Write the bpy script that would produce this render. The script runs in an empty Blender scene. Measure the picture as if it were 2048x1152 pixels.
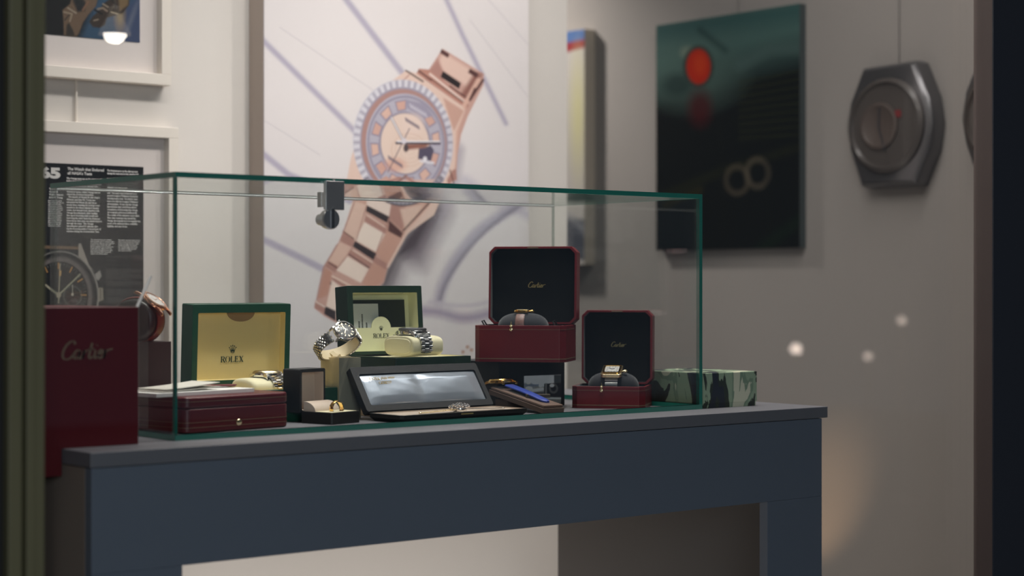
import bpy, math, random
import numpy as np
from mathutils import Matrix, Vector
random.seed(4)
rng = np.random.default_rng(4)
SC = bpy.context.scene
COL = SC.collection
PI = math.pi
def R(d): return math.radians(d)
T = 0.95                       # height of the table top above the floor

# ------------------------------------------------------------------ camera, world, lights, exposure
CAM = (-1.01385, -1.83203, 0.1754); YAW = 39.2773
cd = bpy.data.cameras.new('camera'); cam = bpy.data.objects.new('camera', cd); COL.objects.link(cam)
cd.sensor_width = 36.0; cd.lens = 3700 / 2048 * 36.0
cam.location = (CAM[0], CAM[1], T + CAM[2])
cam.rotation_euler = (R(90), 0, R(-YAW))
cd.shift_y = -9 / 2048
cd.dof.use_dof = True; cd.dof.focus_distance = 2.47; cd.dof.aperture_fstop = 3.7
cd.clip_start = 0.05
SC.camera = cam
w = bpy.data.worlds.new('street_night'); SC.world = w; w.use_nodes = True
w.node_tree.nodes['Background'].inputs[0].default_value = (0.50, 0.72, 1.0, 1)
w.node_tree.nodes['Background'].inputs[1].default_value = 0.05
SC.view_settings.view_transform = 'Standard'; SC.view_settings.look = 'None'
SC.view_settings.exposure = 0.0; SC.view_settings.gamma = 1.0
SC.view_settings.use_curve_mapping = False
SC.cycles.max_bounces = 12; SC.cycles.transparent_max_bounces = 24
SC.cycles.glossy_bounces = 5; SC.cycles.diffuse_bounces = 4
SC.cycles.sample_clamp_indirect = 3.0
SC.cycles.caustics_reflective = False; SC.cycles.caustics_refractive = False

def spot(name, loc, target, power, color, size=0.04, angle=70, blend=0.6):
    ld = bpy.data.lights.new(name, 'SPOT'); ld.energy = power; ld.color = color
    ld.shadow_soft_size = size; ld.spot_size = R(angle); ld.spot_blend = blend
    o = bpy.data.objects.new(name, ld); COL.objects.link(o)
    o.location = (loc[0], loc[1], T + loc[2])
    d = Vector((target[0], target[1], T + target[2])) - o.location
    o.rotation_euler = d.to_track_quat('-Z', 'Y').to_euler()
    return o
def area(name, loc, target, power, color, sx, sy):
    ld = bpy.data.lights.new(name, 'AREA'); ld.energy = power; ld.color = color
    ld.shape = 'RECTANGLE'; ld.size = sx; ld.size_y = sy
    o = bpy.data.objects.new(name, ld); COL.objects.link(o)
    o.location = (loc[0], loc[1], T + loc[2])
    d = Vector((target[0], target[1], T + target[2])) - o.location
    o.rotation_euler = d.to_track_quat('-Z', 'Y').to_euler()
    return o
WARM = (1.0, 0.92, 0.86)
spot('ceiling_spot_case', (0.72, -0.06, 1.34), (0.62, 0.40, -0.1), 37, WARM, 0.035, 78, 0.9)
spot('ceiling_spot_poster', (1.10, 0.02, 1.34), (0.92, 0.78, 0.05), 27, WARM, 0.03, 66, 0.9)
spot('ceiling_fill_end', (0.16, 0.02, 1.34), (0.11, 0.14, 0.0), 45, WARM, 0.02, 20, 0.9)  # unseen narrow spot added to brighten the papers at the left end
spot('ceiling_spot_left', (0.61, 0.50, 1.36), (0.38, 0.79, 0.15), 3.5, WARM, 0.02, 80, 0.9)
spot('ceiling_spot_wall', (1.42, 1.95, 1.25), (1.9, 1.60, 0.50), 66, WARM, 0.06, 75, 1.0)
area('ceiling_panel', (0.85, 0.36, 1.42), (0.90, 0.50, 0.0), 11, (1.0, 0.95, 0.92), 1.8, 0.3)
area('ceiling_fill_strip', (0.40, -0.08, 1.36), (0.45, 0.35, 0.0), 9, (1.0, 0.95, 0.90), 1.2, 0.12)  # unseen fill near the window, added to brighten the front-facing linings
area('street_fill', (-1.35, -3.3, 0.7), (0.4, 0.0, 0.0), 34, (0.88, 0.94, 1.0), 1.2, 0.8)  # unseen fill added outside to lift table front and box fronts
spot('low_lamp_right', (1.52, 0.98, -0.62), (1.9, 0.74, -0.28), 8, (1.0, 0.62, 0.34), 0.012, 27, 0.9)
area('low_fill_back', (0.55, 0.52, -0.80), (0.55, 0.80, -0.45), 3.2, (1.0, 0.92, 0.86), 1.0, 0.06)  # unseen fill added to brighten the wall below the table top

# ------------------------------------------------------------------ materials
def lin(c):
    out = []
    for v in c[:3]:
        v = v / 255.0
        out.append(v / 12.92 if v <= 0.04045 else ((v + 0.055) / 1.055) ** 2.4)
    return out
MATS = {}
def mat(name, rgb, rough=0.5, metal=0.0, spec=0.5, noise=0.0, nscale=40.0, bump=0.0, bscale=200.0, coat=0.0, sheen=0.0, emit=0.0, lin_rgb=None):
    if name in MATS: return MATS[name]
    m = bpy.data.materials.new(name); m.use_nodes = True; nt = m.node_tree
    b = nt.nodes['Principled BSDF']
    c = list(lin_rgb) if lin_rgb else lin(rgb)
    b.inputs['Base Color'].default_value = (*c, 1)
    b.inputs['Roughness'].default_value = rough; b.inputs['Metallic'].default_value = metal
    b.inputs['Specular IOR Level'].default_value = spec
    b.inputs['Coat Weight'].default_value = coat; b.inputs['Coat Roughness'].default_value = 0.1
    b.inputs['Sheen Weight'].default_value = sheen
    tc = nt.nodes.new('ShaderNodeTexCoord')
    if noise > 0:
        n = nt.nodes.new('ShaderNodeTexNoise'); n.inputs['Scale'].default_value = nscale; n.inputs['Detail'].default_value = 6
        mr = nt.nodes.new('ShaderNodeMapRange'); mr.inputs['To Min'].default_value = 1 - noise; mr.inputs['To Max'].default_value = 1 + noise
        mx = nt.nodes.new('ShaderNodeMix'); mx.data_type = 'RGBA'; mx.blend_type = 'MULTIPLY'; mx.inputs[0].default_value = 1.0
        mx.inputs[6].default_value = (*c, 1)
        nt.links.new(tc.outputs['Object'], n.inputs['Vector']); nt.links.new(n.outputs['Fac'], mr.inputs['Value'])
        nt.links.new(mr.outputs['Result'], mx.inputs[7]); nt.links.new(mx.outputs[2], b.inputs['Base Color'])
    if bump > 0:
        n2 = nt.nodes.new('ShaderNodeTexNoise'); n2.inputs['Scale'].default_value = bscale; n2.inputs['Detail'].default_value = 4
        bp = nt.nodes.new('ShaderNodeBump'); bp.inputs['Strength'].default_value = bump; bp.inputs['Distance'].default_value = 0.001
        nt.links.new(tc.outputs['Object'], n2.inputs['Vector']); nt.links.new(n2.outputs['Fac'], bp.inputs['Height'])
        nt.links.new(bp.outputs['Normal'], b.inputs['Normal'])
    if emit > 0:
        b.inputs['Emission Color'].default_value = (*c, 1); b.inputs['Emission Strength'].default_value = emit
    MATS[name] = m; return m
def glass(name, tint, ior=1.5, gloss=(1, 1, 1)):
    m = bpy.data.materials.new(name); m.use_nodes = True; nt = m.node_tree; nt.nodes.clear()
    o = nt.nodes.new('ShaderNodeOutputMaterial'); mx = nt.nodes.new('ShaderNodeMixShader')
    t = nt.nodes.new('ShaderNodeBsdfTransparent'); g = nt.nodes.new('ShaderNodeBsdfGlossy'); f = nt.nodes.new('ShaderNodeFresnel')
    t.inputs[0].default_value = (*tint, 1); g.inputs['Roughness'].default_value = 0.0; g.inputs['Color'].default_value = (*gloss, 1)
    geo = nt.nodes.new('ShaderNodeNewGeometry'); mr = nt.nodes.new('ShaderNodeMapRange')   # same reflectance from both sides of the sheet
    mr.inputs['To Min'].default_value = ior; mr.inputs['To Max'].default_value = 1 / ior
    nt.links.new(geo.outputs['Backfacing'], mr.inputs['Value']); nt.links.new(mr.outputs['Result'], f.inputs['IOR'])
    nt.links.new(f.outputs[0], mx.inputs[0]); nt.links.new(t.outputs[0], mx.inputs[1]); nt.links.new(g.outputs[0], mx.inputs[2])
    nt.links.new(mx.outputs[0], o.inputs[0]); MATS[name] = m; return m
def art_mat(name, rough=0.6, spec=0.3, coat=0.0):
    m = bpy.data.materials.new(name); m.use_nodes = True; nt = m.node_tree; b = nt.nodes['Principled BSDF']
    a = nt.nodes.new('ShaderNodeAttribute'); a.attribute_name = 'print'
    nt.links.new(a.outputs['Color'], b.inputs['Base Color']); b.inputs['Roughness'].default_value = rough
    b.inputs['Specular IOR Level'].default_value = spec; b.inputs['Coat Weight'].default_value = coat; b.inputs['Coat Roughness'].default_value = 0.03
    MATS[name] = m; return m

wall_m = mat('wall_paint', (214, 208, 202), 0.85, noise=0.03, nscale=3, bump=0.06, bscale=60)
wallg_m = mat('grey_wall_paint', (158, 152, 147), 0.85, noise=0.03, nscale=2, bump=0.05, bscale=60)
floor_m = mat('floor_stone', (170, 162, 152), 0.6, noise=0.15, nscale=6)
ceil_m = mat('ceiling_paint', (200, 198, 194), 0.9)
olive_m = mat('olive_frame_paint', (98, 95, 70), 0.45, noise=0.05, nscale=8)
tealstrip_m = mat('teal_strip_paint', (84, 108, 98), 0.3)
blackrub_m = mat('black_rubber', (10, 10, 10), 0.6)
jamb_front_m = mat('jamb_street_tint', (44, 50, 60), 0.5)  # bluish copy for the jamb front; street light put into the colour
jamb_lit_m = mat('jamb_warm_lit', (92, 78, 74), 0.5, noise=0.05, nscale=8)  # lighter brown copy for the jamb side; interior light put into the colour
table_m = mat('table_blue_grey_paint', (112, 121, 135), 0.5, noise=0.04, nscale=5, bump=0.05, bscale=80)
tabletop_m = mat('table_top_grey_paint', (118, 118, 124), 0.45, noise=0.04, nscale=5)
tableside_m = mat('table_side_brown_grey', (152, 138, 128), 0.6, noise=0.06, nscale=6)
steel_m = mat('polished_steel', None, 0.16, 1.0, lin_rgb=(0.80, 0.79, 0.77))
brushed_m = mat('brushed_steel', None, 0.32, 1.0, lin_rgb=(0.62, 0.62, 0.62), bump=0.1, bscale=900)
darksteel_m = mat('dark_steel', None, 0.35, 0.8, lin_rgb=(0.16, 0.16, 0.17))
gold_m = mat('yellow_gold', None, 0.14, 1.0, lin_rgb=(0.95, 0.62, 0.22))
palegold_m = mat('pale_gold', None, 0.22, 1.0, lin_rgb=(0.88, 0.72, 0.45))
rose_m = mat('rose_gold', None, 0.18, 1.0, lin_rgb=(0.90, 0.50, 0.33))
goldfoil_m = mat('gold_foil', None, 0.35, 0.7, lin_rgb=(0.70, 0.52, 0.22))
dimfoil_m = mat('dull_gold_foil', None, 0.5, 0.3, lin_rgb=(0.24, 0.17, 0.11))
redbox_m = mat('red_leatherette', (108, 20, 29), 0.38, noise=0.06, nscale=60, bump=0.12, bscale=900)
flatred_m = mat('deep_red_leatherette', (84, 14, 22), 0.36, noise=0.06, nscale=60, bump=0.12, bscale=900)
redfold_m = mat('dark_red_leather', (96, 26, 32), 0.5, bump=0.1, bscale=700)
bag_m = mat('dark_red_paper', (92, 12, 22), 0.4, noise=0.05, nscale=6)
blackvel_m = mat('black_velvet', (22, 23, 25), 0.95, spec=0.15, sheen=0.15, bump=0.1, bscale=900)
greyvel_m = mat('charcoal_velvet', (52, 53, 58), 0.9, spec=0.2, sheen=0.3, bump=0.15, bscale=900)
blackbox_m = mat('black_leatherette', (20, 20, 21), 0.5, bump=0.2, bscale=600)
greyblackbox_m = mat('worn_black_leather', (36, 36, 38), 0.55, noise=0.2, nscale=120, bump=0.4, bscale=700)
green_m = mat('dark_green_leatherette', (24, 74, 54), 0.42, noise=0.08, nscale=40, bump=0.12, bscale=900)
dgreen_m = mat('deep_green_leatherette', (26, 50, 38), 0.5, noise=0.08, nscale=40, bump=0.12, bscale=900)
goldlin_m = mat('gold_beige_lining', (232, 212, 150), 0.5, spec=0.3)
goldlin2_m = mat('brown_tab_lining', (150, 122, 84), 0.6)
pgreen_m = mat('pale_green_lining', (226, 226, 186), 0.55)
cream_m = mat('cream_suede', (236, 228, 190), 0.75, sheen=0.2)
creamh_m = mat('cream_holder_leather', (232, 214, 176), 0.5)
standl_m = mat('beige_stand_board', (206, 190, 152), 0.6)
stand_shade_m = mat('stand_shaded_face', (150, 146, 128), 0.6)  # darker copy of the stand beige; shade of the front face painted in
pinkcream_m = mat('pinkish_cream_lining', (206, 188, 172), 0.6, noise=0.06, nscale=30)
white_m = mat('white_paper', (236, 234, 230), 0.6)
offwhite_m = mat('off_white_card', (214, 210, 200), 0.6)
framew_m = mat('white_frame_lacquer', (226, 218, 208), 0.4)
matb_m = mat('mat_board', (236, 226, 221), 0.9)
brown_m = mat('brown_suede', (112, 86, 72), 0.9, sheen=0.25, bump=0.1, bscale=800)
brownd_m = mat('brown_stand_edge', (96, 78, 68), 0.7)
blue_m = mat('blue_crocodile_leather', (62, 82, 170), 0.4, noise=0.25, nscale=160, bump=0.5, bscale=500)
blackst_m = mat('black_leather_strap', (18, 18, 20), 0.4)
redst_m = mat('red_brown_leather_strap', (104, 30, 20), 0.35, noise=0.15, nscale=80)
brstrap_m = mat('brown_crocodile_strap', (130, 98, 92), 0.3, noise=0.35, nscale=260, bump=0.5, bscale=500)
dialdark_m = mat('dark_grey_dial', (62, 62, 64), 0.45, 0.1, coat=0.1)
dialwhite_m = mat('silver_dial', (210, 208, 204), 0.3, coat=0.4)
dialblack_m = mat('black_dial', (14, 14, 16), 0.2, coat=0.6)
ink_m = mat('dark_green_ink', (34, 62, 48), 0.6)
darkink_m = mat('grey_ink', (62, 66, 60), 0.6)
blackink_m = mat('black_ink', (30, 30, 30), 0.6)
edge_m = mat('green_glass_edge', (26, 118, 102), 0.12, spec=0.8, coat=0.6)
clearedge_m = glass('clear_glass_rim', (0.62, 0.68, 0.66), 1.5)
glint_m = mat('rear_edge_glint', None, 0.12, 0.3, lin_rgb=(0.60, 0.62, 0.62), coat=1.0)  # silvery colour of the strip that imitates the rear edge glint
crystal_m = glass('watch_crystal', (0.98, 0.985, 0.985), 1.28)
picglass_m = glass('picture_glass', (0.995, 0.995, 0.995), 1.42)
pane_m = glass('display_glass', (0.986, 0.994, 0.990), 1.5)
shop_m = glass('shop_window_glass', (0.93, 0.94, 0.94), 1.5)

# ------------------------------------------------------------------ mesh building helpers
def MX(loc=(0, 0, 0), rot=(0, 0, 0)):
    from mathutils import Euler
    return Matrix.Translation(loc) @ Euler([R(a) for a in rot]).to_matrix().to_4x4()
def basis(o, x, y, z):
    m = Matrix.Identity(4)
    for i, v in enumerate((x, y, z)):
        for j in range(3): m[j][i] = v[j]
    for j in range(3): m[j][3] = o[j]
    return m
class G:
    def __init__(s): s.v = []; s.f = []; s.m = []
    def add(s, vs, fs, mat=0, M=None):
        b = len(s.v)
        for p in vs:
            p = Vector(p)
            if M is not None: p = M @ p
            s.v.append(tuple(p))
        for f in fs: s.f.append([b + i for i in f]); s.m.append(mat)
        return s
    def box(s, x0, x1, y0, y1, z0, z1, mat=0, M=None, fm=None):
        vs = [(x, y, z) for z in (z0, z1) for (x, y) in ((x0, y0), (x1, y0), (x1, y1), (x0, y1))]
        fs = [(3, 2, 1, 0), (4, 5, 6, 7), (0, 1, 5, 4), (1, 2, 6, 5), (2, 3, 7, 6), (3, 0, 4, 7)]  # bottom top front right back left
        for i, f in enumerate(fs): s.add([vs[k] for k in f], [(0, 1, 2, 3)] , (fm[i] if fm else mat), M) if fm else None
        if not fm: s.add(vs, fs, mat, M)
        return s
    def rings(s, rings, mat=0, M=None, cap0=True, cap1=True, closed=True):
        n = len(rings[0]); vs = [p for r in rings for p in r]; fs = []
        for k in range(len(rings) - 1):
            for i in range(n if closed else n - 1):
                j = (i + 1) % n
                fs.append((k * n + i, k * n + j, (k + 1) * n + j, (k + 1) * n + i))
        if cap0: fs.append(tuple(reversed(range(n))))
        if cap1: fs.append(tuple((len(rings) - 1) * n + i for i in range(n)))
        return s.add(vs, fs, mat, M)
    def prism(s, pts, z0, z1, mat=0, M=None):
        return s.rings([[(x, y, z0) for x, y in pts], [(x, y, z1) for x, y in pts]], mat, M)
    def tray(s, outer, inner, z0, z1, zf, m_out=0, m_in=1, M=None):
        n = len(outer)
        s.rings([[(x, y, z0) for x, y in outer], [(x, y, z1) for x, y in outer], [(x, y, z1) for x, y in inner]], m_out, M, True, False)
        s.rings([[(x, y, z1) for x, y in inner], [(x, y, zf) for x, y in inner]], m_in, M, False, True)
        return s
    def lathe(s, prof, n=32, mat=0, M=None, cap0=True, cap1=True):
        return s.rings([[(r * math.cos(2 * PI * i / n), r * math.sin(2 * PI * i / n), z) for i in range(n)] for r, z in prof], mat, M, cap0, cap1)
    def ell(s, c, r, mat=0, M=None, n=16, k=10):
        rr = []
        for a in range(k + 1):
            t = -PI / 2 + PI * a / k; q = max(math.cos(t), 0.02)
            rr.append([(c[0] + r[0] * q * math.cos(2 * PI * i / n), c[1] + r[1] * q * math.sin(2 * PI * i / n), c[2] + r[2] * math.sin(t)) for i in range(n)])
        return s.rings(rr, mat, M)
    def tube(s, pts, rad, n=8, mat=0, M=None):
        pts = [Vector(p) for p in pts]; rr = []; up = Vector((0.13, 0.21, 0.97))
        for i, p in enumerate(pts):
            t = (pts[min(i + 1, len(pts) - 1)] - pts[max(i - 1, 0)]).normalized()
            a = t.cross(up); a = a.normalized() if a.length > 1e-4 else t.cross(Vector((1, 0, 0))).normalized(); b = t.cross(a)
            ra = rad[i] if isinstance(rad, (list, tuple)) else rad
            rr.append([tuple(p + a * ra * math.cos(2 * PI * k / n) + b * ra * math.sin(2 * PI * k / n)) for k in range(n)])
        return s.rings(rr, mat, M)
    def ribbon(s, pts, wid, z0=0.0, z1=0.0002, mat=0, M=None):
        """flat stroke in the XY plane, wid one number or one per point"""
        P = [Vector((p[0], p[1])) for p in pts]; L_ = []; R_ = []
        for i, p in enumerate(P):
            t = P[min(i + 1, len(P) - 1)] - P[max(i - 1, 0)]; t = t.normalized() if t.length > 1e-9 else Vector((1, 0))
            n = Vector((-t.y, t.x)); w_ = (wid[i] if isinstance(wid, (list, tuple)) else wid) / 2
            L_.append(p + n * w_); R_.append(p - n * w_)
        for i in range(len(P) - 1):
            q = [R_[i], R_[i + 1], L_[i + 1], L_[i]]
            s.prism([(a.x, a.y) for a in q], z0, z1, mat, M)
        return s
    def build(s, name, mats, parent=None, bevel=0.0, seg=2, smooth=35, label=None):
        me = bpy.data.meshes.new(name); me.from_pydata(s.v, [], s.f); me.update()
        if not isinstance(mats, (list, tuple)): mats = [mats]
        for m in mats: me.materials.append(m)
        for p, k in zip(me.polygons, s.m): p.material_index = min(k, len(mats) - 1); p.use_smooth = True
        me.set_sharp_from_angle(angle=R(smooth))
        o = bpy.data.objects.new(name, me); COL.objects.link(o)
        if parent: o.parent = parent
        if bevel:
            b = o.modifiers.new('bevel', 'BEVEL'); b.width = bevel; b.segments = seg; b.limit_method = 'ANGLE'; b.angle_limit = R(40); b.harden_normals = True
        if label: o['label'] = label
        return o
def thing(name, label, cat, loc=(0, 0, 0), rz=0, group=None):
    o = bpy.data.objects.new(name, None); COL.objects.link(o); o.empty_display_size = 0.02
    o.location = (loc[0], loc[1], T + loc[2]); o.rotation_euler = (0, 0, R(rz)); o['label'] = label; o['category'] = cat
    if group: o['group'] = group
    return o
def tag(o, label, cat, group=None):
    o['label'] = label; o['category'] = cat
    if group: o['group'] = group
    return o
def structure(o): o['kind'] = 'structure'; return o
def rrect(cx, cy, w_, h, r, n=4):
    pts = []
    for (sx, sy, a0) in ((1, -1, -90), (1, 1, 0), (-1, 1, 90), (-1, -1, 180)):
        for k in range(n + 1):
            a = R(a0 + 90 * k / n)
            pts.append((cx + sx * (w_ / 2 - r) + r * math.cos(a), cy + sy * (h / 2 - r) + r * math.sin(a)))
    return pts
def crect(cx, cy, w_, h, c): return rrect(cx, cy, w_, h, c, 1)
def catmull(pts, k=6):
    P = [pts[0]] + list(pts) + [pts[-1]]; out = []
    for i in range(1, len(P) - 2):
        p0, p1, p2, p3 = P[i - 1], P[i], P[i + 1], P[i + 2]
        for j in range(k):
            t = j / k
            out.append(tuple(0.5 * ((2 * b) + (-a + c) * t + (2 * a - 5 * b + 4 * c - d) * t * t + (-a + 3 * b - 3 * c + d) * t ** 3) for a, b, c, d in zip(p0, p1, p2, p3)))
    out.append(tuple(pts[-1])); return out

# ------------------------------------------------------------------ lettering
SCRIPT = [  # flowing hand lettering, unit height, x to about 3.3
    [(0.92, 0.86), (0.86, 1.02), (0.66, 1.02), (0.36, 0.78), (0.16, 0.42), (0.16, 0.12), (0.36, 0.0), (0.62, 0.08), (0.82, 0.28)],
    [(1.20, 0.46), (1.06, 0.52), (0.90, 0.38), (0.84, 0.14), (0.94, 0.03), (1.10, 0.16), (1.22, 0.46), (1.14, 0.14), (1.22, 0.02), (1.36, 0.16)],
    [(1.36, 0.16), (1.50, 0.50), (1.44, 0.26), (1.38, 0.02), (1.46, 0.28), (1.60, 0.46), (1.72, 0.50)],
    [(2.00, 0.92), (1.86, 0.46), (1.78, 0.12), (1.86, 0.02), (2.00, 0.14)], [(1.72, 0.54), (2.14, 0.58)],
    [(2.20, 0.50), (2.12, 0.16), (2.18, 0.02), (2.32, 0.14)], [(2.28, 0.76), (2.31, 0.80)],
    [(2.32, 0.14), (2.50, 0.26), (2.64, 0.42), (2.56, 0.52), (2.44, 0.40), (2.38, 0.16), (2.50, 0.02), (2.70, 0.16)],
    [(2.70, 0.16), (2.84, 0.50), (2.78, 0.24), (2.72, 0.02), (2.80, 0.28), (2.94, 0.46), (3.14, 0.52), (3.30, 0.56)]]
def script(g, size, M, wt=0.095, mat=0):
    for st in SCRIPT:
        pts = catmull(st, 5) if len(st) > 2 else st
        pts = [((x - 1.7) * size, (y - 0.4) * size) for x, y in pts]
        ws = []
        for i in range(len(pts)):
            a = pts[max(i - 1, 0)]; b = pts[min(i + 1, len(pts) - 1)]
            ang = math.atan2(b[1] - a[1], b[0] - a[0]); ws.append(size * wt * (0.65 + 0.75 * abs(math.sin(ang))))
        g.ribbon(pts, ws, 0, 0.0003, mat, M)
    return g
# serif capitals: strokes (x0,y0,x1,y1,weight) and 'o' ellipses; unit height
TH, TN = 0.17, 0.07
CAPS = {
 'R': (0.80, [(0.14, 0, 0.14, 1, TH), (0.14, 0.97, 0.50, 0.97, TN), (0.50, 0.97, 0.66, 0.86, 0.10), (0.66, 0.86, 0.66, 0.64, TH), (0.66, 0.64, 0.50, 0.52, 0.10), (0.50, 0.52, 0.14, 0.52, TN), (0.40, 0.52, 0.72, 0.0, TH)], [(0.14, 0), (0.14, 1), (0.74, 0)]),
 'L': (0.72, [(0.14, 0, 0.14, 1, TH), (0.14, 0.03, 0.66, 0.03, TN), (0.64, 0.0, 0.66, 0.26, TN)], [(0.14, 0), (0.14, 1)]),
 'E': (0.74, [(0.14, 0, 0.14, 1, TH), (0.14, 0.03, 0.66, 0.03, TN), (0.14, 0.97, 0.62, 0.97, TN), (0.14, 0.52, 0.50, 0.52, TN), (0.64, 0.0, 0.66, 0.24, TN), (0.61, 1.0, 0.62, 0.78, TN), (0.50, 0.42, 0.50, 0.62, TN)], [(0.14, 0), (0.14, 1)]),
 'X': (0.86, [(0.14, 1, 0.72, 0, TH), (0.70, 1, 0.14, 0, TN)], [(0.14, 0), (0.14, 1), (0.72, 0), (0.70, 1)]),
 'P': (0.72, [(0.14, 0, 0.14, 1, TH), (0.14, 0.97, 0.46, 0.97, TN), (0.46, 0.97, 0.62, 0.86, 0.10), (0.62, 0.86, 0.62, 0.62, TH), (0.62, 0.62, 0.46, 0.48, 0.10), (0.46, 0.48, 0.14, 0.48, TN)], [(0.14, 0), (0.14, 1)]),
 'A': (0.86, [(0.44, 1, 0.12, 0, TN), (0.42, 1, 0.74, 0, TH), (0.22, 0.34, 0.62, 0.34, TN)], [(0.12, 0), (0.74, 0)]),
 'T': (0.78, [(0.38, 0, 0.38, 1, TH), (0.06, 0.97, 0.70, 0.97, TN), (0.06, 1.0, 0.06, 0.78, TN), (0.70, 1.0, 0.70, 0.78, TN)], [(0.38, 0)]),
 'K': (0.82, [(0.14, 0, 0.14, 1, TH), (0.66, 1, 0.16, 0.44, TN), (0.30, 0.56, 0.70, 0, TH)], [(0.14, 0), (0.14, 1), (0.70, 0), (0.66, 1)]),
 'H': (0.86, [(0.14, 0, 0.14, 1, TH), (0.70, 0, 0.70, 1, TH), (0.14, 0.52, 0.70, 0.52, TN)], [(0.14, 0), (0.14, 1), (0.70, 0), (0.70, 1)]),
 'I': (0.34, [(0.16, 0, 0.16, 1, TH)], [(0.16, 0), (0.16, 1)]),
 'N': (0.88, [(0.14, 0, 0.14, 1, TN), (0.72, 0, 0.72, 1, TN), (0.14, 1, 0.72, 0, TH)], [(0.14, 0), (0.14, 1), (0.72, 1)]),
 'V': (0.84, [(0.12, 1, 0.42, 0, TH), (0.42, 0, 0.72, 1, TN)], [(0.12, 1), (0.72, 1)]),
 ' ': (0.4, [], []),
}
def caps(g, text, size, M, mat=0, gap=0.08):
    W = 0
    for ch in text: W += (0.96 if ch in 'OG' else CAPS[ch][0]) + gap
    x = -W / 2
    for ch in text:
        if ch in 'OG':
            n = 28
            rng_ = range(n) if ch == 'O' else range(4, n - 2)
            for i in rng_:
                a0, a1 = 2 * PI * i / n, 2 * PI * (i + 1) / n
                def pt(a, o): return ((x + 0.46 + (0.40 + o) * math.cos(a)) * size, (0.5 + (0.52 + o * 0.3) * math.sin(a)) * size)
                w0 = 0.03 + 0.06 * abs(math.cos(a0)); w1 = 0.03 + 0.06 * abs(math.cos(a1))
                g.prism([pt(a0, w0), pt(a1, w1), pt(a1, -w1), pt(a0, -w0)], 0, 0.0003, mat, M)
            if ch == 'G': g.ribbon([((x + 0.80) * size, 0.06 * size), ((x + 0.80) * size, 0.44 * size)], TH * size, 0, 0.0003, mat, M)
            x += 0.96 + gap; continue
        wd, st, sf = CAPS[ch]
        for (a, b, c, d, w_) in st:
            g.ribbon([((x + a) * size, b * size), ((x + c) * size, d * size)], w_ * size, 0, 0.0003, mat, M)
        for (a, b) in sf:
            yy = 0.025 if b == 0 else 0.975
            g.ribbon([((x + a - 0.15) * size, yy * size), ((x + a + 0.15) * size, yy * size)], 0.05 * size, 0, 0.0003, mat, M)
        x += wd + gap
    return g
def crown(g, size, M, mat=0):
    for k, (x, h) in enumerate(((-0.5, 0.72), (-0.26, 0.92), (0, 1.0), (0.26, 0.92), (0.5, 0.72))):
        g.prism([(x * 0.42 * size - 0.07 * size, 0.22 * size), (x * 0.42 * size + 0.07 * size, 0.22 * size), (x * size, h * size)], 0, 0.0003, mat, M)
        g.prism([(x * size + 0.075 * size * math.cos(a * PI / 4), h * size + 0.075 * size * math.sin(a * PI / 4)) for a in range(8)], 0, 0.0003, mat, M)
    n = 14
    for i in range(n):
        a0, a1 = 2 * PI * i / n, 2 * PI * (i + 1) / n
        g.prism([(0.30 * size * math.cos(a0), (0.14 + 0.13 * math.sin(a0)) * size), (0.30 * size * math.cos(a1), (0.14 + 0.13 * math.sin(a1)) * size), (0.2 * size * math.cos(a1), (0.14 + 0.06 * math.sin(a1)) * size), (0.2 * size * math.cos(a0), (0.14 + 0.06 * math.sin(a0)) * size)], 0, 0.0003, mat, M)
    return g
def font_text(name, text, size, M, m, parent, width=None, align='LEFT', space=1.0, bold=0.0, res=2):
    cu = bpy.data.curves.new(name, 'FONT'); cu.body = text; cu.size = size; cu.align_x = align; cu.space_line = space; cu.resolution_u = res; cu.offset = bold
    tmp = bpy.data.objects.new(name, cu); COL.objects.link(tmp)
    dg = bpy.context.evaluated_depsgraph_get(); me = bpy.data.meshes.new_from_object(tmp.evaluated_get(dg))
    bpy.data.objects.remove(tmp)
    if width and len(me.vertices):
        xs = [v.co.x for v in me.vertices]; wx = max(xs) - min(xs)
        s = width / wx
        for v in me.vertices: v.co.x = (v.co.x - min(xs)) * s
    me.transform(M); me.materials.clear(); me.materials.append(m)
    o = bpy.data.objects.new(name, me); COL.objects.link(o)
    if parent: o.parent = parent
    return o

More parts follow.
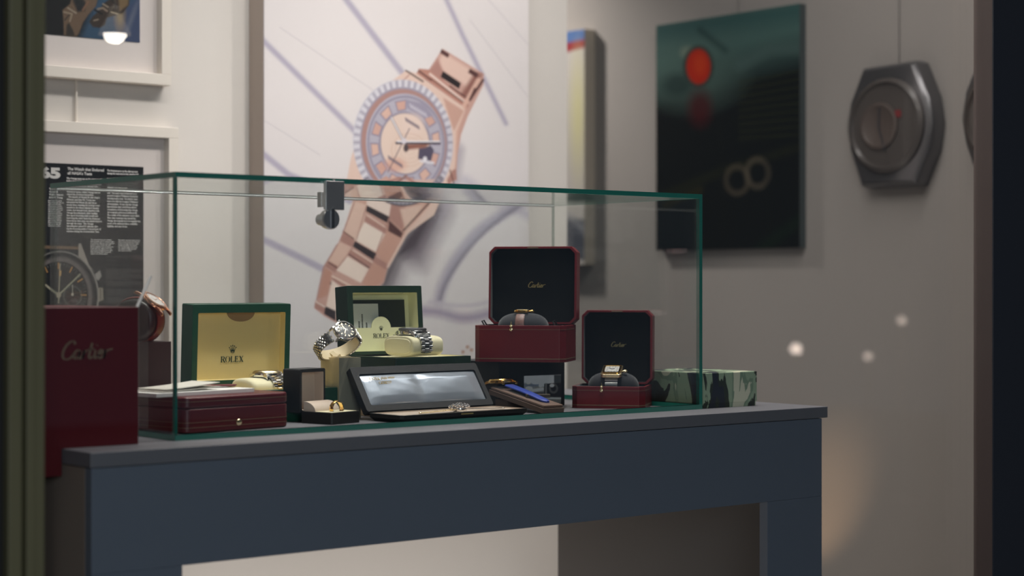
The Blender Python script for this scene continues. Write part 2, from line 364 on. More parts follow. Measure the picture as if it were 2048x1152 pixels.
# ------------------------------------------------------------------ printed pictures (colour of the print itself, and ghost rings on the green painting)
_f = np.array([math.sin(R(YAW)), math.cos(R(YAW))]); _r = np.array([_f[1], -_f[0]])
def trace(x, y, z):
    """reference-picture coordinates of points of a print, used to trace its artwork"""
    dx, dy = x - CAM[0], y - CAM[1]; t = dx * _f[0] + dy * _f[1]
    return 1024 + 3700 * (dx * _r[0] + dy * _r[1]) / t, 567 - 3700 * (z - CAM[2]) / t
class Art:
    def __init__(s, U, V, base): s.U = U; s.V = V; s.c = np.zeros(U.shape + (3,)); s.c[:] = lin(base)
    def put(s, a, col):
        a = np.clip(a, 0, 1)[..., None]; col = np.array(lin(col)) if not isinstance(col, np.ndarray) else col
        s.c = s.c * (1 - a) + col * a
    def poly(s, pts, col, soft=2.0, al=1.0):
        P = np.array(pts, float); inside = np.zeros(s.U.shape, bool); dm = np.full(s.U.shape, 1e9)
        for i in range(len(P)):
            x0, y0 = P[i]; x1, y1 = P[(i + 1) % len(P)]
            with np.errstate(divide='ignore', invalid='ignore'):
                c = ((y0 > s.V) != (y1 > s.V)) & (s.U < (x1 - x0) * (s.V - y0) / (y1 - y0 + 1e-12) + x0)
            inside ^= c
            L2 = (x1 - x0) ** 2 + (y1 - y0) ** 2 + 1e-9
            t = np.clip(((s.U - x0) * (x1 - x0) + (s.V - y0) * (y1 - y0)) / L2, 0, 1)
            dm = np.minimum(dm, np.hypot(s.U - x0 - t * (x1 - x0), s.V - y0 - t * (y1 - y0)))
        sd = np.where(inside, dm, -dm); s.put(al * (sd / soft + 0.5), col)
    def line(s, pts, wd, col, soft=2.0, al=1.0):
        dm = np.full(s.U.shape, 1e9)
        for (x0, y0), (x1, y1) in zip(pts[:-1], pts[1:]):
            L2 = (x1 - x0) ** 2 + (y1 - y0) ** 2 + 1e-9
            t = np.clip(((s.U - x0) * (x1 - x0) + (s.V - y0) * (y1 - y0)) / L2, 0, 1)
            dm = np.minimum(dm, np.hypot(s.U - x0 - t * (x1 - x0), s.V - y0 - t * (y1 - y0)))
        s.put(al * ((wd / 2 - dm) / soft + 0.5), col)
    def ell(s, cx, cy, rx, ry, col, soft=2.0, al=1.0, inner=0.0, rot=0.0):
        a = R(rot); X = (s.U - cx) * math.cos(a) + (s.V - cy) * math.sin(a); Y = -(s.U - cx) * math.sin(a) + (s.V - cy) * math.cos(a)
        q = np.sqrt((X / rx) ** 2 + (Y / ry) ** 2); d = (1 - q) * min(rx, ry)
        k = np.clip(d / soft + 0.5, 0, 1)
        if inner > 0: k = k * np.clip((q - inner) * min(rx, ry) / soft + 0.5, 0, 1)
        s.put(al * k, col)
def print_panel(name, axis, const, a0, a1, z0, z1, n, base, paint, m, parent, gain=1.0):
    """grid mesh facing -Y (axis 'y') or -X (axis 'x') carrying a traced print"""
    nz = max(2, int(n * (z1 - z0) / abs(a1 - a0)))
    A, Zz = np.meshgrid(np.linspace(a0, a1, n), np.linspace(z0, z1, nz))
    if axis == 'y': X, Y = A, np.full_like(A, const)
    else: X, Y = np.full_like(A, const), A
    U, V = trace(X, Y, Zz)
    art = Art(U, V, base); paint(art)
    me = bpy.data.meshes.new(name)
    vs = np.stack([X, Y, Zz + T], -1).reshape(-1, 3)
    idx = np.arange(n * nz).reshape(nz, n)
    if axis == 'y': q = np.stack([idx[:-1, :-1], idx[:-1, 1:], idx[1:, 1:], idx[1:, :-1]], -1).reshape(-1, 4)
    else: q = np.stack([idx[:-1, :-1], idx[1:, :-1], idx[1:, 1:], idx[:-1, 1:]], -1).reshape(-1, 4)[:, ::-1] if a1 > a0 else np.stack([idx[:-1, :-1], idx[:-1, 1:], idx[1:, 1:], idx[1:, :-1]], -1).reshape(-1, 4)
    if parent: vs = vs - np.array(parent.location)
    me.from_pydata(vs.tolist(), [], q.tolist()); me.update()
    ca = me.color_attributes.new('print', 'FLOAT_COLOR', 'POINT')
    c = np.clip(art.c * gain, 0, 0.95).reshape(-1, 3); c = np.concatenate([c, np.ones((len(c), 1))], 1)
    ca.data.foreach_set('color', c.astype(np.float32).ravel())
    me.materials.append(m)
    o = bpy.data.objects.new(name, me); COL.objects.link(o)
    if parent: o.parent = parent
    return o

# ------------------------------------------------------------------ the room and the shop front
def slab(name, x0, x1, y0, y1, z0, z1, m, bevel=0):
    cx, cy = (x0 + x1) / 2, (y0 + y1) / 2
    o = G().box(x0 - cx, x1 - cx, y0 - cy, y1 - cy, z0, z1).build(name, m, bevel=bevel)
    o.location = (cx, cy, T); return structure(o)
slab('floor', -3.0, 3.0, -3.2, 3.1, -T - 0.05, -T, floor_m)
slab('ceiling', -1.6, 2.0, -0.26, 3.1, 1.45, 1.50, ceil_m)
slab('wall_back', -1.5, 1.268, 0.795, 0.90, -T, 1.45, wall_m)
slab('wall_right', 1.90, 1.98, -0.26, 3.05, -T, 1.45, wallg_m)
slab('wall_rear', -1.5, 1.90, 3.0, 3.05, -T, 1.45, wall_m)
slab('wall_left', -1.6, -1.5, -0.26, 3.05, -T, 1.45, wall_m)
slab('wall_front', 1.32, 1.98, -0.30, -0.165, -T, 1.45, jamb_lit_m)
# shop window: left frame with grooves, right jamb, pane
g = G()
g.box(-0.262, -0.249, -0.200, -0.140, -T, 1.45, 0)
g.box(-0.271, -0.262, -0.208, -0.140, -T, 1.45, 0)
g.box(-0.2745, -0.271, -0.196, -0.140, -T, 1.45, 1)
g.box(-0.288, -0.2745, -0.206, -0.140, -T, 1.45, 0)
g.box(-0.80, -0.288, -0.196, -0.140, -T, 1.45, 2)
g.build('trim_1', [olive_m, tealstrip_m, blackrub_m], bevel=0.0012)['kind'] = 'structure'
bpy.data.objects['trim_1'].location = (0, 0, T); bpy.data.objects['trim_1'].rotation_euler = (0, R(0.12), 0)
slab('trim_2', 1.221, 1.32, -0.1985, -0.165, -T, 1.45, jamb_lit_m, 0.001)
slab('trim_3', 1.2205, 1.36, -0.2005, -0.1987, -T, 1.45, jamb_front_m)  # thin front skin carrying the painted bluish street tint
slab('window_1', -0.262, 1.23, -0.176, -0.170, -T, 1.45, shop_m)
slab('wall_facade', -1.6, -0.80, -0.26, -0.14, -T, 1.45, blackrub_m)

# ------------------------------------------------------------------ display table
t = thing('display_table', 'long blue-grey console table with deep front apron carrying the glass case', 'table', (0, 0, -T))
def tb(x0, x1, y0, y1, z0, z1): return G().box(x0, x1, y0, y1, z0 + T, z1 + T)
tb(-0.1395, 1.006, -0.074, 0.497, -0.0158, 0).build('table_top', tabletop_m, t, bevel=0.0008)
g = G(); XA, XB, XC, XD = -0.1364, -0.030, 0.885, 0.998
g.box(XA, XD, -0.070, -0.055, T - 0.1275, T - 0.0168); g.box(XA, XB, -0.070, -0.055, 0, T - 0.1275); g.box(XC, XD, -0.070, -0.055, 0, T - 0.1275)
g.build('front_panel', table_m, t, bevel=0.0006)
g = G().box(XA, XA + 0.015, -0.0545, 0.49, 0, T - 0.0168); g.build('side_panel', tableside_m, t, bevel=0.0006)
g = G().box(XD - 0.015, XD, -0.0545, 0.49, 0, T - 0.0168); g.build('side_panel', mat('side_panel_shade', (88, 84, 82), 0.6), t, bevel=0.0006)  # darker than the left panel; shade under the table put into the colour

t = thing('low_plinth', 'brown-grey plinth left of the table, under the hanging bag edge', 'plinth', (-0.27, 0.05, -T))
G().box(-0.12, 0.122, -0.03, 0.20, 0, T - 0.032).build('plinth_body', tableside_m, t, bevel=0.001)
G().box(-0.122, 0.125, -0.032, 0.202, T - 0.032, T - 0.030).build('plinth_top', tabletop_m, t)

# ------------------------------------------------------------------ glass display case
t = thing('display_case', 'long rectangular glass case with green edges standing on the table', 'display case')
W_, D_, H_ = 0.828, 0.317, 0.300; k = 0.006
E0 = 0.0065
def pane(x0, x1, y0, y1, z0, z1, big):
    """big = axis across the thin side; its two large faces are clear, the rims green"""
    fm = [1, 1, 1, 1, 1, 1]
    for i in {'z': (0, 1), 'y': (2, 4), 'x': (3, 5)}[big]: fm[i] = 0
    fm[4] = 2 if fm[4] == 1 else fm[4]
    return G().box(x0, x1, y0, y1, z0, z1, fm=fm)
pane(0, W_ - k, 0, k, E0, H_ - k, 'y').build('front_pane', [pane_m, edge_m], t)
pane(0, k, k, D_, E0, H_ - k, 'x').build('side_pane', [pane_m, edge_m, clearedge_m], t)
pane(W_ - k, W_, 0, D_, E0, H_ - k, 'x').build('side_pane', [pane_m, edge_m, clearedge_m], t)
pane(k, W_ - k, D_ - k, D_, E0, H_ - k, 'y').build('back_pane', [pane_m, clearedge_m], t)
G().box(k, W_ - k, D_ - 0.0062, D_ - 0.0002, H_ - k - 0.0022, H_ - k - 0.0002).build('rear_edge_glint', glint_m, t, bevel=0.0008, seg=3, label='bright strip added for the glint of the rear top edge')  # added strip standing in for the glint along the rear top edge
pane(0, W_, 0, D_, H_ - k, H_, 'z').build('top_pane', [pane_m, edge_m, clearedge_m], t)
g = G(); g.box(0, W_, 0, k, 0, E0); g.box(0, k, k, D_, 0, E0); g.box(W_ - k, W_, k, D_, 0, E0); g.box(k, W_ - k, D_ - k, D_, 0, E0)
g.build('bottom_edge', edge_m, t, label='green bottom edge strip of the glass')
# lock and clamp hung on the front pane
g = G().box(0.1965, 0.2225, -0.006, -0.0005, 0.2625, 0.2965)
g.box(0.2085, 0.2105, -0.004, -0.001, 0.2965, 0.2985)
g.build('lock_plate', brushed_m, t, bevel=0.0004, label='grey brushed metal plate of the lock')
G().box(0.1985, 0.2045, 0.007, 0.016, 0.266, 0.284).build('clamp_jaw', brushed_m, t, bevel=0.0004)
MY = MX((0.2055, -0.004, 0.2515), (90, 0, 0))
g = G().lathe([(0.0070, -0.024), (0.0072, -0.023), (0.0072, -0.0105), (0.0112, -0.0100), (0.0112, -0.006), (0.0122, -0.0055), (0.0122, -0.001), (0.0110, 0.0006)], 40, 0, MY)
lk = g.build('lock_cylinder', brushed_m, t, smooth=30)
G().box(-0.0015, 0.0030, -0.0108, 0.0135, -0.0005, 0.0022, 0, MY).build('lock_tab', darksteel_m, lk, bevel=0.0003)

# ------------------------------------------------------------------ watches
def crystal_disc(M, r, z, parent, n=32):
    G().lathe([(r, z), (r * 0.96, z + 0.0006), (r * 0.6, z + 0.0010), (0.0002, z + 0.0011)], n, 0, M, False, False).build('watch_glass', crystal_m, parent)
def round_head(parent, M, r=0.018, th=0.010, metal=steel_m, dial=dialdark_m, bez=None, bezstyle='fluted', hands=steel_m, lug=0.0235, crown_=True, subdials=False, lugw=0.010):
    """M: x to the crown, y to twelve o'clock, z out of the dial; z=0 at the case back"""
    g = G().lathe([(r * 0.80, 0), (r * 0.97, th * 0.18), (r, th * 0.35), (r, th * 0.62), (r * 0.93, th * 0.72), (r * 0.90, th * 0.72)], 48, 0, M)
    for sx in (-1, 1):
        for sy in (-1, 1):
            g.rings([[(sx * x, sy * y, z) for x, z in ((lugw * 0.98, z0), (lugw * 1.32, z0), (lugw * 1.32, z1), (lugw * 0.98, z1))] for y, z0, z1 in ((r * 0.55, th * 0.15, th * 0.68), (r * 0.95, th * 0.10, th * 0.62), (lug * 0.95, -th * 0.12, th * 0.36), (lug, -th * 0.2, th * 0.1))], 0, M)
    g.build('watch_case', metal, parent, bevel=0.0003)
    g = G()
    if bezstyle == 'fluted':
        n = 120; rr = []
        for rad, z in ((1.0, 0.66), (0.97, 0.80), (0.84, 0.98), (0.80, 0.94)):
            rr.append([((r * (rad - (0.018 if (i % 2) else 0))) * math.cos(2 * PI * i / n), (r * (rad - (0.018 if (i % 2) else 0))) * math.sin(2 * PI * i / n), th * z) for i in range(n)])
        g.rings(rr, 0, M, False, False)
    else: g.lathe([(r * 0.97, th * 0.66), (r * 1.0, th * 0.78), (r * 0.96, th * 0.92), (r * 0.82, th * 1.0), (r * 0.79, th * 0.95)], 48, 0, M, False, False)
    g.build('bezel', bez or metal, parent)
    d = G().lathe([(r * 0.82, th * 0.82), (0.0001, th * 0.82)], 40, 0, M, False, False).build('dial', dial, parent)
    g = G()
    for i in range(12):
        a = 2 * PI * i / 12; ca, sa = math.cos(a), math.sin(a)
        if i == 3 and bezstyle == 'fluted': continue
        g.add([(r * (x * sa + y * ca), r * (-y * sa + x * ca), th * zz) for zz in (0.83, 0.87) for x, y in ((0.58, -0.025), (0.76, -0.025), (0.76, 0.025), (0.58, 0.025))], [(0, 1, 2, 3), (7, 6, 5, 4), (0, 4, 5, 1), (1, 5, 6, 2), (2, 6, 7, 3), (3, 7, 4, 0)], 0, M)
    g.build('hour_markers', hands, d)
    for nm, a, l in (('hour_hand', -52, 0.46), ('minute_hand', 78, 0.68)):
        g = G(); g.ribbon([(-0.08 * r * math.sin(R(a)), -0.08 * r * math.cos(R(a))), (l * r * math.sin(R(a)), l * r * math.cos(R(a)))], [r * 0.07, r * 0.03], th * 0.885, th * 0.90, 0, M); g.build(nm, hands, d)
    if subdials:
        for a in (90, 180, 270):
            G().lathe([(r * 0.20, th * 0.825), (r * 0.20, th * 0.84), (r * 0.17, th * 0.84), (r * 0.165, th * 0.83)], 20, 0, M @ Matrix.Translation((r * 0.4 * math.sin(R(a)), r * 0.4 * math.cos(R(a)), 0)), False, False).build('sub_dial', hands, d)
    crystal_disc(M, r * 0.81, th * 0.95, parent)
    if crown_:
        G().lathe([(0.0012, r * 0.96), (0.0012, r * 1.04), (0.0029, r * 1.05), (0.0031, r * 1.14), (0.0025, r * 1.20)], 18, 0, M @ MX((0, 0, th * 0.45), (0, 90, 0))).build('crown', metal, parent, bevel=0.0002)
        if subdials:
            for s in (-1, 1): G().lathe([(0.0016, r * 0.92), (0.0016, r * 1.08), (0.0024, r * 1.09), (0.0024, r * 1.17)], 14, 0, M @ MX((0, s * r * 0.5, th * 0.45), (0, 90, 0))).build('push_button', metal, parent)
def ell_path(ry, rz, e=2.0):
    def p(th_):
        s_, c_ = math.sin(th_), math.cos(th_)
        return -ry * math.copysign(abs(s_) ** (2 / e), s_), rz * math.copysign(abs(c_) ** (2 / e), c_)
    return p
def frame_on(path, th_, x, off=0.0):
    """frame on a cushion: x along the cushion, z outwards, y towards the back/top"""
    a, b = path(th_ - 0.02), path(th_ + 0.02); ty, tz = a[0] - b[0], a[1] - b[1]; l = math.hypot(ty, tz); ty /= l; tz /= l
    p = path(th_); n = (-tz, ty)
    return basis((x, p[0] + n[0] * off, p[1] + n[1] * off), (1, 0, 0), (0, ty, tz), (0, n[0], n[1]))
def walk(path, a0, a1, step):
    N = 400; pts = [a0 + (a1 - a0) * i / N for i in range(N + 1)]; out = [a0]; acc = 0
    for i in range(1, N + 1):
        p, q = path(pts[i - 1]), path(pts[i]); acc += math.hypot(p[0] - q[0], p[1] - q[1])
        if acc >= step: out.append(pts[i]); acc = 0
    return out
def link_band(parent, M, path, a0, a1, x, w0, w1, cols, step, th, metal, metal2=None, name='bracelet', off=0.001, under=True):
    """cols: list of (x0, x1, phase, material index) in 0..1 of the width"""
    g = G(); st = walk(path, a0, a1, step); n = len(st)
    for i, a in enumerate(st):
        w_ = w0 + (w1 - w0) * i / max(n - 1, 1)
        for (c0, c1, ph, mi) in cols:
            aa = a + ph * (st[1] - st[0]) if n > 1 else a
            F = frame_on(path, aa, x, off)
            x0, x1 = (c0 - 0.5) * w_, (c1 - 0.5) * w_; h = step * 0.41; gap = w_ * 0.022
            prof = [(-h, 0), (h, 0), (h, th * 0.6), (h * 0.55, th), (-h * 0.55, th), (-h, th * 0.6)]
            g.rings([[(xx, y, z) for y, z in prof] for xx in (x0 + gap, x1 - gap)], mi, M @ F)
    br = g.build(name, [metal, metal2 or metal], parent, smooth=25)
    if under: strap_band(br, M, path, a0, a1, x, w0 * 0.94, w1 * 0.94, th * 0.45, darksteel_m, 'link_core', off)
    return br
def strap_band(parent, M, path, a0, a1, x, w0, w1, th, m, name='strap', off=0.0006):
    g = G(); n = 26; rr = []
    for i in range(n + 1):
        a = a0 + (a1 - a0) * i / n; w_ = w0 + (w1 - w0) * i / n; F = frame_on(path, a, x, off)
        rr.append([tuple(F @ Vector(p)) for p in ((-w_ / 2, 0, 0), (w_ / 2, 0, 0), (w_ / 2, 0, th * 0.6), (w_ * 0.36, 0, th), (-w_ * 0.36, 0, th), (-w_ / 2, 0, th * 0.6))])
    g.rings(rr, 0, M); return g.build(name, m, parent)
JUB = [(0, 0.22, 0, 0), (0.23, 0.41, 0.5, 0), (0.41, 0.59, 0, 0), (0.59, 0.77, 0.5, 0), (0.78, 1.0, 0, 0)]
OYS = [(0, 0.30, 0, 0), (0.31, 0.69, 0.5, 0), (0.70, 1.0, 0, 0)]
def pillow(name, path_y, path_z, x0, x1, m, parent, M, ends='round', e=2.6):
    """cushion with superellipse cross-section, long axis x"""
    g = G(); n = 40; prof = ell_path(path_y, path_z, e); xs = []
    L_ = x1 - x0
    if ends == 'round': tab = ((0, 0.55), (0.012, 0.80), (0.04, 0.93), (0.10, 0.99), (0.2, 1.0), (0.5, 1.0), (0.8, 1.0), (0.90, 0.99), (0.96, 0.93), (0.988, 0.80), (1.0, 0.55))
    elif ends == 'flat': tab = ((0, 0.90), (0.008, 0.955), (0.025, 0.985), (0.06, 1.0), (0.5, 1.0), (0.94, 1.0), (0.975, 0.985), (0.992, 0.955), (1.0, 0.90))
    else: tab = [((1 - math.cos(PI * i / 16)) / 2, max(0.1, (1 - abs(math.cos(PI * i / 16)) ** 3.0) ** 0.5)) for i in range(17)]
    for q, s in tab:
        xs.append([(x0 + L_ * q, prof(-2 * PI * i / n)[0] * s, prof(-2 * PI * i / n)[1] * s) for i in range(n)])
    g.rings(xs, 0, M); return g.build(name, m, parent, smooth=60)

# --- datejust-like steel watch on a beige stand
t = thing('watch_stand', 'tall narrow beige block stand holding the steel watch up', 'display stand', (0.330, 0.165, 0))
G().box(0, 0.034, 0, 0.043, 0, 0.079, fm=[0, 0, 1, 0, 0, 0]).build('stand_block', [standl_m, stand_shade_m], t, bevel=0.0006)  # front face gets the shaded copy
# C-shaped holder in the tilted frame of the watch
rgt = Vector((_r[0], _r[1], 0)); fwd = Vector((_f[0], _f[1], 0)); up = Vector((0, 0, 1))
def dirv(r_, u_, b_): return (rgt * r_ + up * u_ - fwd * b_).normalized()
Zl = dirv(0.40, 0.66, 0.64); Yl = dirv(-0.77, -0.14, 0.626); Yl = (Yl - Zl * Yl.dot(Zl)).normalized(); Xl = Yl.cross(Zl).normalized()
loop = ell_path(0.0300, 0.0228, 2.2)
C0 = Vector((0.3366, 0.1781, 0.0960)) - Vector((0.330, 0.165, 0))
MH = basis(C0, Xl, Yl, Zl)
def holder(a0, a1, w_, th):
    g = G(); n = 30; rr = []
    for i in range(n + 1):
        a = a0 + (a1 - a0) * i / n; F = frame_on(loop, a, 0, -th - 0.0008)
        rr.append([tuple(F @ Vector(p)) for p in ((-w_ / 2, 0, 0), (w_ / 2, 0, 0), (w_ / 2, 0, th), (-w_ / 2, 0, th))])
    return g.rings(rr, 0, MH)
h = holder(R(70), R(262), 0.0160, 0.0022).build('watch_holder', creamh_m, t, bevel=0.0006)
g = G(); bt = MH @ Vector((0, loop(PI)[0], loop(PI)[1])); b2 = Vector((0.010, 0.014, 0.079))
g.tube([bt + Vector((0, 0, 0.003)), (bt + b2) / 2, b2], [0.0045, 0.0042, 0.005], 4); g.box(0.004, 0.024, 0.008, 0.024, 0.079, 0.0805)
g.build('holder_stem', creamh_m, t, bevel=0.0005)
t = thing('wristwatch', 'steel watch with dark grey dial and beaded bracelet, propped high on beige stand', 'watch', tuple(Vector((0.330, 0.165, 0)) + C0), 0, 'steel wristwatches in the glass case')
M0 = basis((0, 0, 0), Xl, Yl, Zl)
Mh = M0 @ Matrix.Translation((0, 0, loop(0)[1] - 0.0010))
round_head(t, Mh, 0.0150, 0.0095, steel_m, dialdark_m, None, 'plain', palegold_m, lug=0.0166, lugw=0.0078)
link_band(t, M0, loop, R(36), R(178), 0, 0.0168, 0.0142, JUB, 0.0040, 0.0025, steel_m, off=0.0002)
link_band(t, M0, loop, R(-36), R(-178), 0, 0.0168, 0.0142, JUB, 0.0040, 0.0025, steel_m, off=0.0002)

# ------------------------------------------------------------------ large green watch box, open
t = thing('watch_box', 'large green watch box standing open, gold lining, behind the red box', 'watch box', (0.180, 0.165, 0), 0, 'green watch boxes')
w_, d_ = 0.149, 0.147
g = G().tray(rrect(w_ / 2, d_ / 2 - 0.0, w_, d_, 0.003), rrect(w_ / 2, d_ / 2, w_ - 0.018, d_ - 0.018, 0.003), 0, 0.041, 0.028)
g.build('box_base', [green_m, goldlin_m], t, bevel=0.0006)
# lid: stands on the rear of the base, leaning slightly forward
ML = Matrix.Translation((w_ / 2, 0.1185, 0.0415)) @ MX((0, 0, 0), (90 + 2.6, 0, 0))   # x across, y up, z towards the viewer
g = G().tray(rrect(0, 0.0535, w_, 0.107, 0.002), rrect(0, 0.0515, w_ - 0.0165, 0.0885, 0.0015), -0.0285, 0, -0.013, 0, 1, ML)
lid = g.build('lid', [green_m, goldlin_m], t, bevel=0.0006)
ZP = -0.013 + 0.0003
n = 24
g = G().prism([(0.0045 + 0.021 * math.cos(PI + PI * i / n), 0.0955 + 0.0125 * math.sin(PI + PI * i / n)) for i in range(n + 1)], ZP, ZP + 0.0012, 0, ML)
g.build('lining_tab', goldlin2_m, lid)
g = G(); caps(g, 'ROLEX', 0.0078, ML @ Matrix.Translation((-0.0065, 0.0295, ZP))); g.build('lettering', ink_m, lid)
g = G(); crown(g, 0.0100, ML @ Matrix.Translation((-0.0065, 0.0415, ZP))); g.build('crown_emblem', ink_m, lid)
box1 = t
t = thing('wristwatch', 'two-tone steel watch lying on cream cushion beside the ring box, partly hidden by red box', 'watch', (0.252, 0.222, 0.028), 0, 'steel wristwatches in the glass case')
cu = thing('watch_cushion', 'cream cushion inside the large green box under the half-hidden watch', 'cushion', (0.252, 0.222, 0.028))
pc = ell_path(0.030, 0.013, 2.8); Mc = Matrix.Translation((0, 0, 0.013))
pillow('cushion_body', 0.030, 0.013, -0.034, 0.030, cream_m, cu, Mc)
round_head(t, Mc @ Matrix.Translation((0.004, 0, 0.0125)), 0.0185, 0.0095, steel_m, dialwhite_m, palegold_m, 'fluted', palegold_m)
link_band(t, Mc, pc, R(28), R(85), 0.004, 0.019, 0.017, [(0, 0.3, 0, 0), (0.31, 0.69, 0.5, 1), (0.7, 1, 0, 0)], 0.0042, 0.0022, steel_m, palegold_m)
link_band(t, Mc, pc, R(-28), R(-85), 0.004, 0.019, 0.017, [(0, 0.3, 0, 0), (0.31, 0.69, 0.5, 1), (0.7, 1, 0, 0)], 0.0042, 0.0022, steel_m, palegold_m)

# ------------------------------------------------------------------ second green box on a riser
t = thing('riser_block', 'beige card riser hidden behind the long black case', 'riser', (0.386, 0.178, 0))
G().box(0, 0.158, 0, 0.118, 0, 0.0410).build('riser_body', pinkcream_m, t, bevel=0.0006)
t = thing('watch_box', 'smaller dark green watch box standing open with pale lining, in the middle of case', 'watch box', (0.4234, 0.170, 0.0412), 0, 'green watch boxes')
w_, d_ = 0.128, 0.140
G().tray(rrect(w_ / 2, d_ / 2, w_, d_, 0.002), rrect(w_ / 2, d_ / 2, w_ - 0.012, d_ - 0.012, 0.002), 0, 0.0352, 0.0330).build('box_base', [dgreen_m, cream_m], t, bevel=0.0005)
ML = Matrix.Translation((w_ / 2, 0.1080, 0.0355)) @ MX((0, 0, 0), (90 - 4.5, 0, 0))
lid = G().tray(rrect(0, 0.048, w_, 0.096, 0.0015), rrect(0.0005, 0.0455, w_ - 0.018, 0.0815, 0.001), -0.029, 0, -0.022, 0, 1, ML).build('lid', [dgreen_m, pgreen_m], t, bevel=0.0004)
# document pocket with rounded tab, cards behind it
g = G(); hz = 0.038; cx = 0.000
pts = [(-0.055, 0.005), (0.052, 0.005), (0.052, hz)]
pts += [(cx + 0.0165 * math.cos(PI * i / 16), hz + 0.0155 * math.sin(PI * i / 16)) for i in range(17)] + [(-0.055, hz)]
pk = g.prism(pts, -0.0135, -0.0125, 0, ML).build('document_pocket', pgreen_m, lid)
g = G(); caps(g, 'ROLEX', 0.0062, ML @ Matrix.Translation((-0.0003, 0.0235, -0.01245))); crown(g, 0.0062, ML @ Matrix.Translation((-0.0003, 0.0340, -0.01245))); g.build('lettering', darkink_m, lid)
G().box(-0.053, 0.046, 0.010, 0.0775, -0.0200, -0.0180, 0, ML).build('green_booklet', mat('booklet_green', (44, 50, 44), 0.6), lid)
g = G().box(-0.054, -0.001, 0.010, 0.0720, -0.0172, -0.0165, 0, ML); g.build('white_card', mat('card_grey_white', (206, 210, 206), 0.6), lid)
g = G()
for x, h0, h1 in ((-0.046, 0.038, 0.046), (-0.0345, 0.038, 0.049), (-0.0290, 0.038, 0.058), (-0.022, 0.038, 0.0475)):
    for q in range(int((h1 - h0) / 0.002)): g.box(x - 0.0012, x + 0.0012, h0 + q * 0.002, h0 + q * 0.002 + 0.0013, -0.01645, -0.0163, 0, ML)
g.box(-0.0535, -0.0515, 0.046, 0.050, -0.01645, -0.0163, 0, ML); g.box(-0.0535, -0.0515, 0.060, 0.066, -0.01645, -0.0163, 0, ML)
g.build('card_print', darkink_m, lid)
cu = thing('watch_cushion', 'cream cushion in the smaller dark green box under sports watch', 'cushion', (0.4234 + 0.069, 0.172 + 0.042, 0.0412 + 0.0352))
Mc = Matrix.Translation((0, 0, 0.0140))
pillow('cushion_body', 0.034, 0.0140, -0.033, 0.0195, cream_m, cu, Mc, 'flat', 3.4)
G().rings([[(-0.0343, y, z) for y, z in [(ell_path(0.0285, 0.0100, 4.0)(-2 * PI * i / 30)) for i in range(30)]], [(-0.0322, y, z) for y, z in [(ell_path(0.0295, 0.0108, 4.0)(-2 * PI * i / 30)) for i in range(30)]]], 0, Mc).build('end_panel', cream_m, cu, bevel=0.0009)
t = thing('wristwatch', 'steel sports watch with black bezel on cream cushion in smaller green box', 'watch', (0.4234 + 0.069, 0.172 + 0.042, 0.0412 + 0.0352), 0, 'steel wristwatches in the glass case')
pc = ell_path(0.034, 0.0140, 3.4)
round_head(t, Mc @ Matrix.Translation((-0.0110, -0.003, 0.0137)), 0.0195, 0.0110, steel_m, dialblack_m, darksteel_m, 'plain', palegold_m, crown_=False)
link_band(t, Mc, pc, R(30), R(112), -0.0110, 0.0205, 0.018, OYS, 0.0048, 0.0024, brushed_m, steel_m)
link_band(t, Mc, pc, R(-30), R(-100), -0.0110, 0.0205, 0.018, OYS, 0.0048, 0.0024, brushed_m, steel_m)

# ------------------------------------------------------------------ flat red box with papers
t = thing('jewellery_box', 'flat closed red box with gold lines lying at left end of case', 'jewellery box', (0.053, 0.072, 0), 8)
w_, d_ = 0.158, 0.128
g = G().prism(rrect(w_ / 2, d_ / 2, w_, d_, 0.009, 5), 0.0008, 0.0290); g.build('box_base', flatred_m, t, bevel=0.002, seg=3)
lid = G().prism(rrect(w_ / 2, d_ / 2, w_, d_, 0.009, 5), 0.0292, 0.0430).build('lid', flatred_m, t, bevel=0.003, seg=4)
def gold_line(g, outline, z, hh=0.0005, off=0.00025):
    c = Vector((sum(p[0] for p in outline) / len(outline), sum(p[1] for p in outline) / len(outline)))
    o2 = [(p[0] + off * (1 if p[0] > c.x else -1), p[1] + off * (1 if p[1] > c.y else -1)) for p in outline]
    g.rings([[(x, y, z) for x, y in outline], [(x, y, z) for x, y in o2], [(x, y, z + hh) for x, y in o2], [(x, y, z + hh) for x, y in outline]], 0, None, False, False)
g = G(); ol = rrect(w_ / 2, d_ / 2, w_, d_, 0.009, 5)
for z in (0.0066, 0.0125, 0.0370): gold_line(g, ol, z)
g.build('gold_lines', dimfoil_m, t)
G().lathe([(0.0040, 0), (0.0040, 0.0008), (0.0032, 0.0018), (0.0012, 0.0023)], 20, 0, MX((0.079, 0.0, 0.0100), (90, 0, 0))).build('push_button', palegold_m, t)
t2 = thing('booklet', 'thick white booklet lying on flat red box', 'booklet', (0.024, 0.088, 0.0430), 10, 'papers on the red box')
G().box(0, 0.150, 0, 0.085, 0, 0.0048).build('page_block', white_m, t2, bevel=0.0004)
t2 = thing('leaflet', 'curled white leaflet on top of the thick booklet', 'leaflet', (0.036, 0.096, 0.0481), 12, 'papers on the red box')
g = G(); n = 16
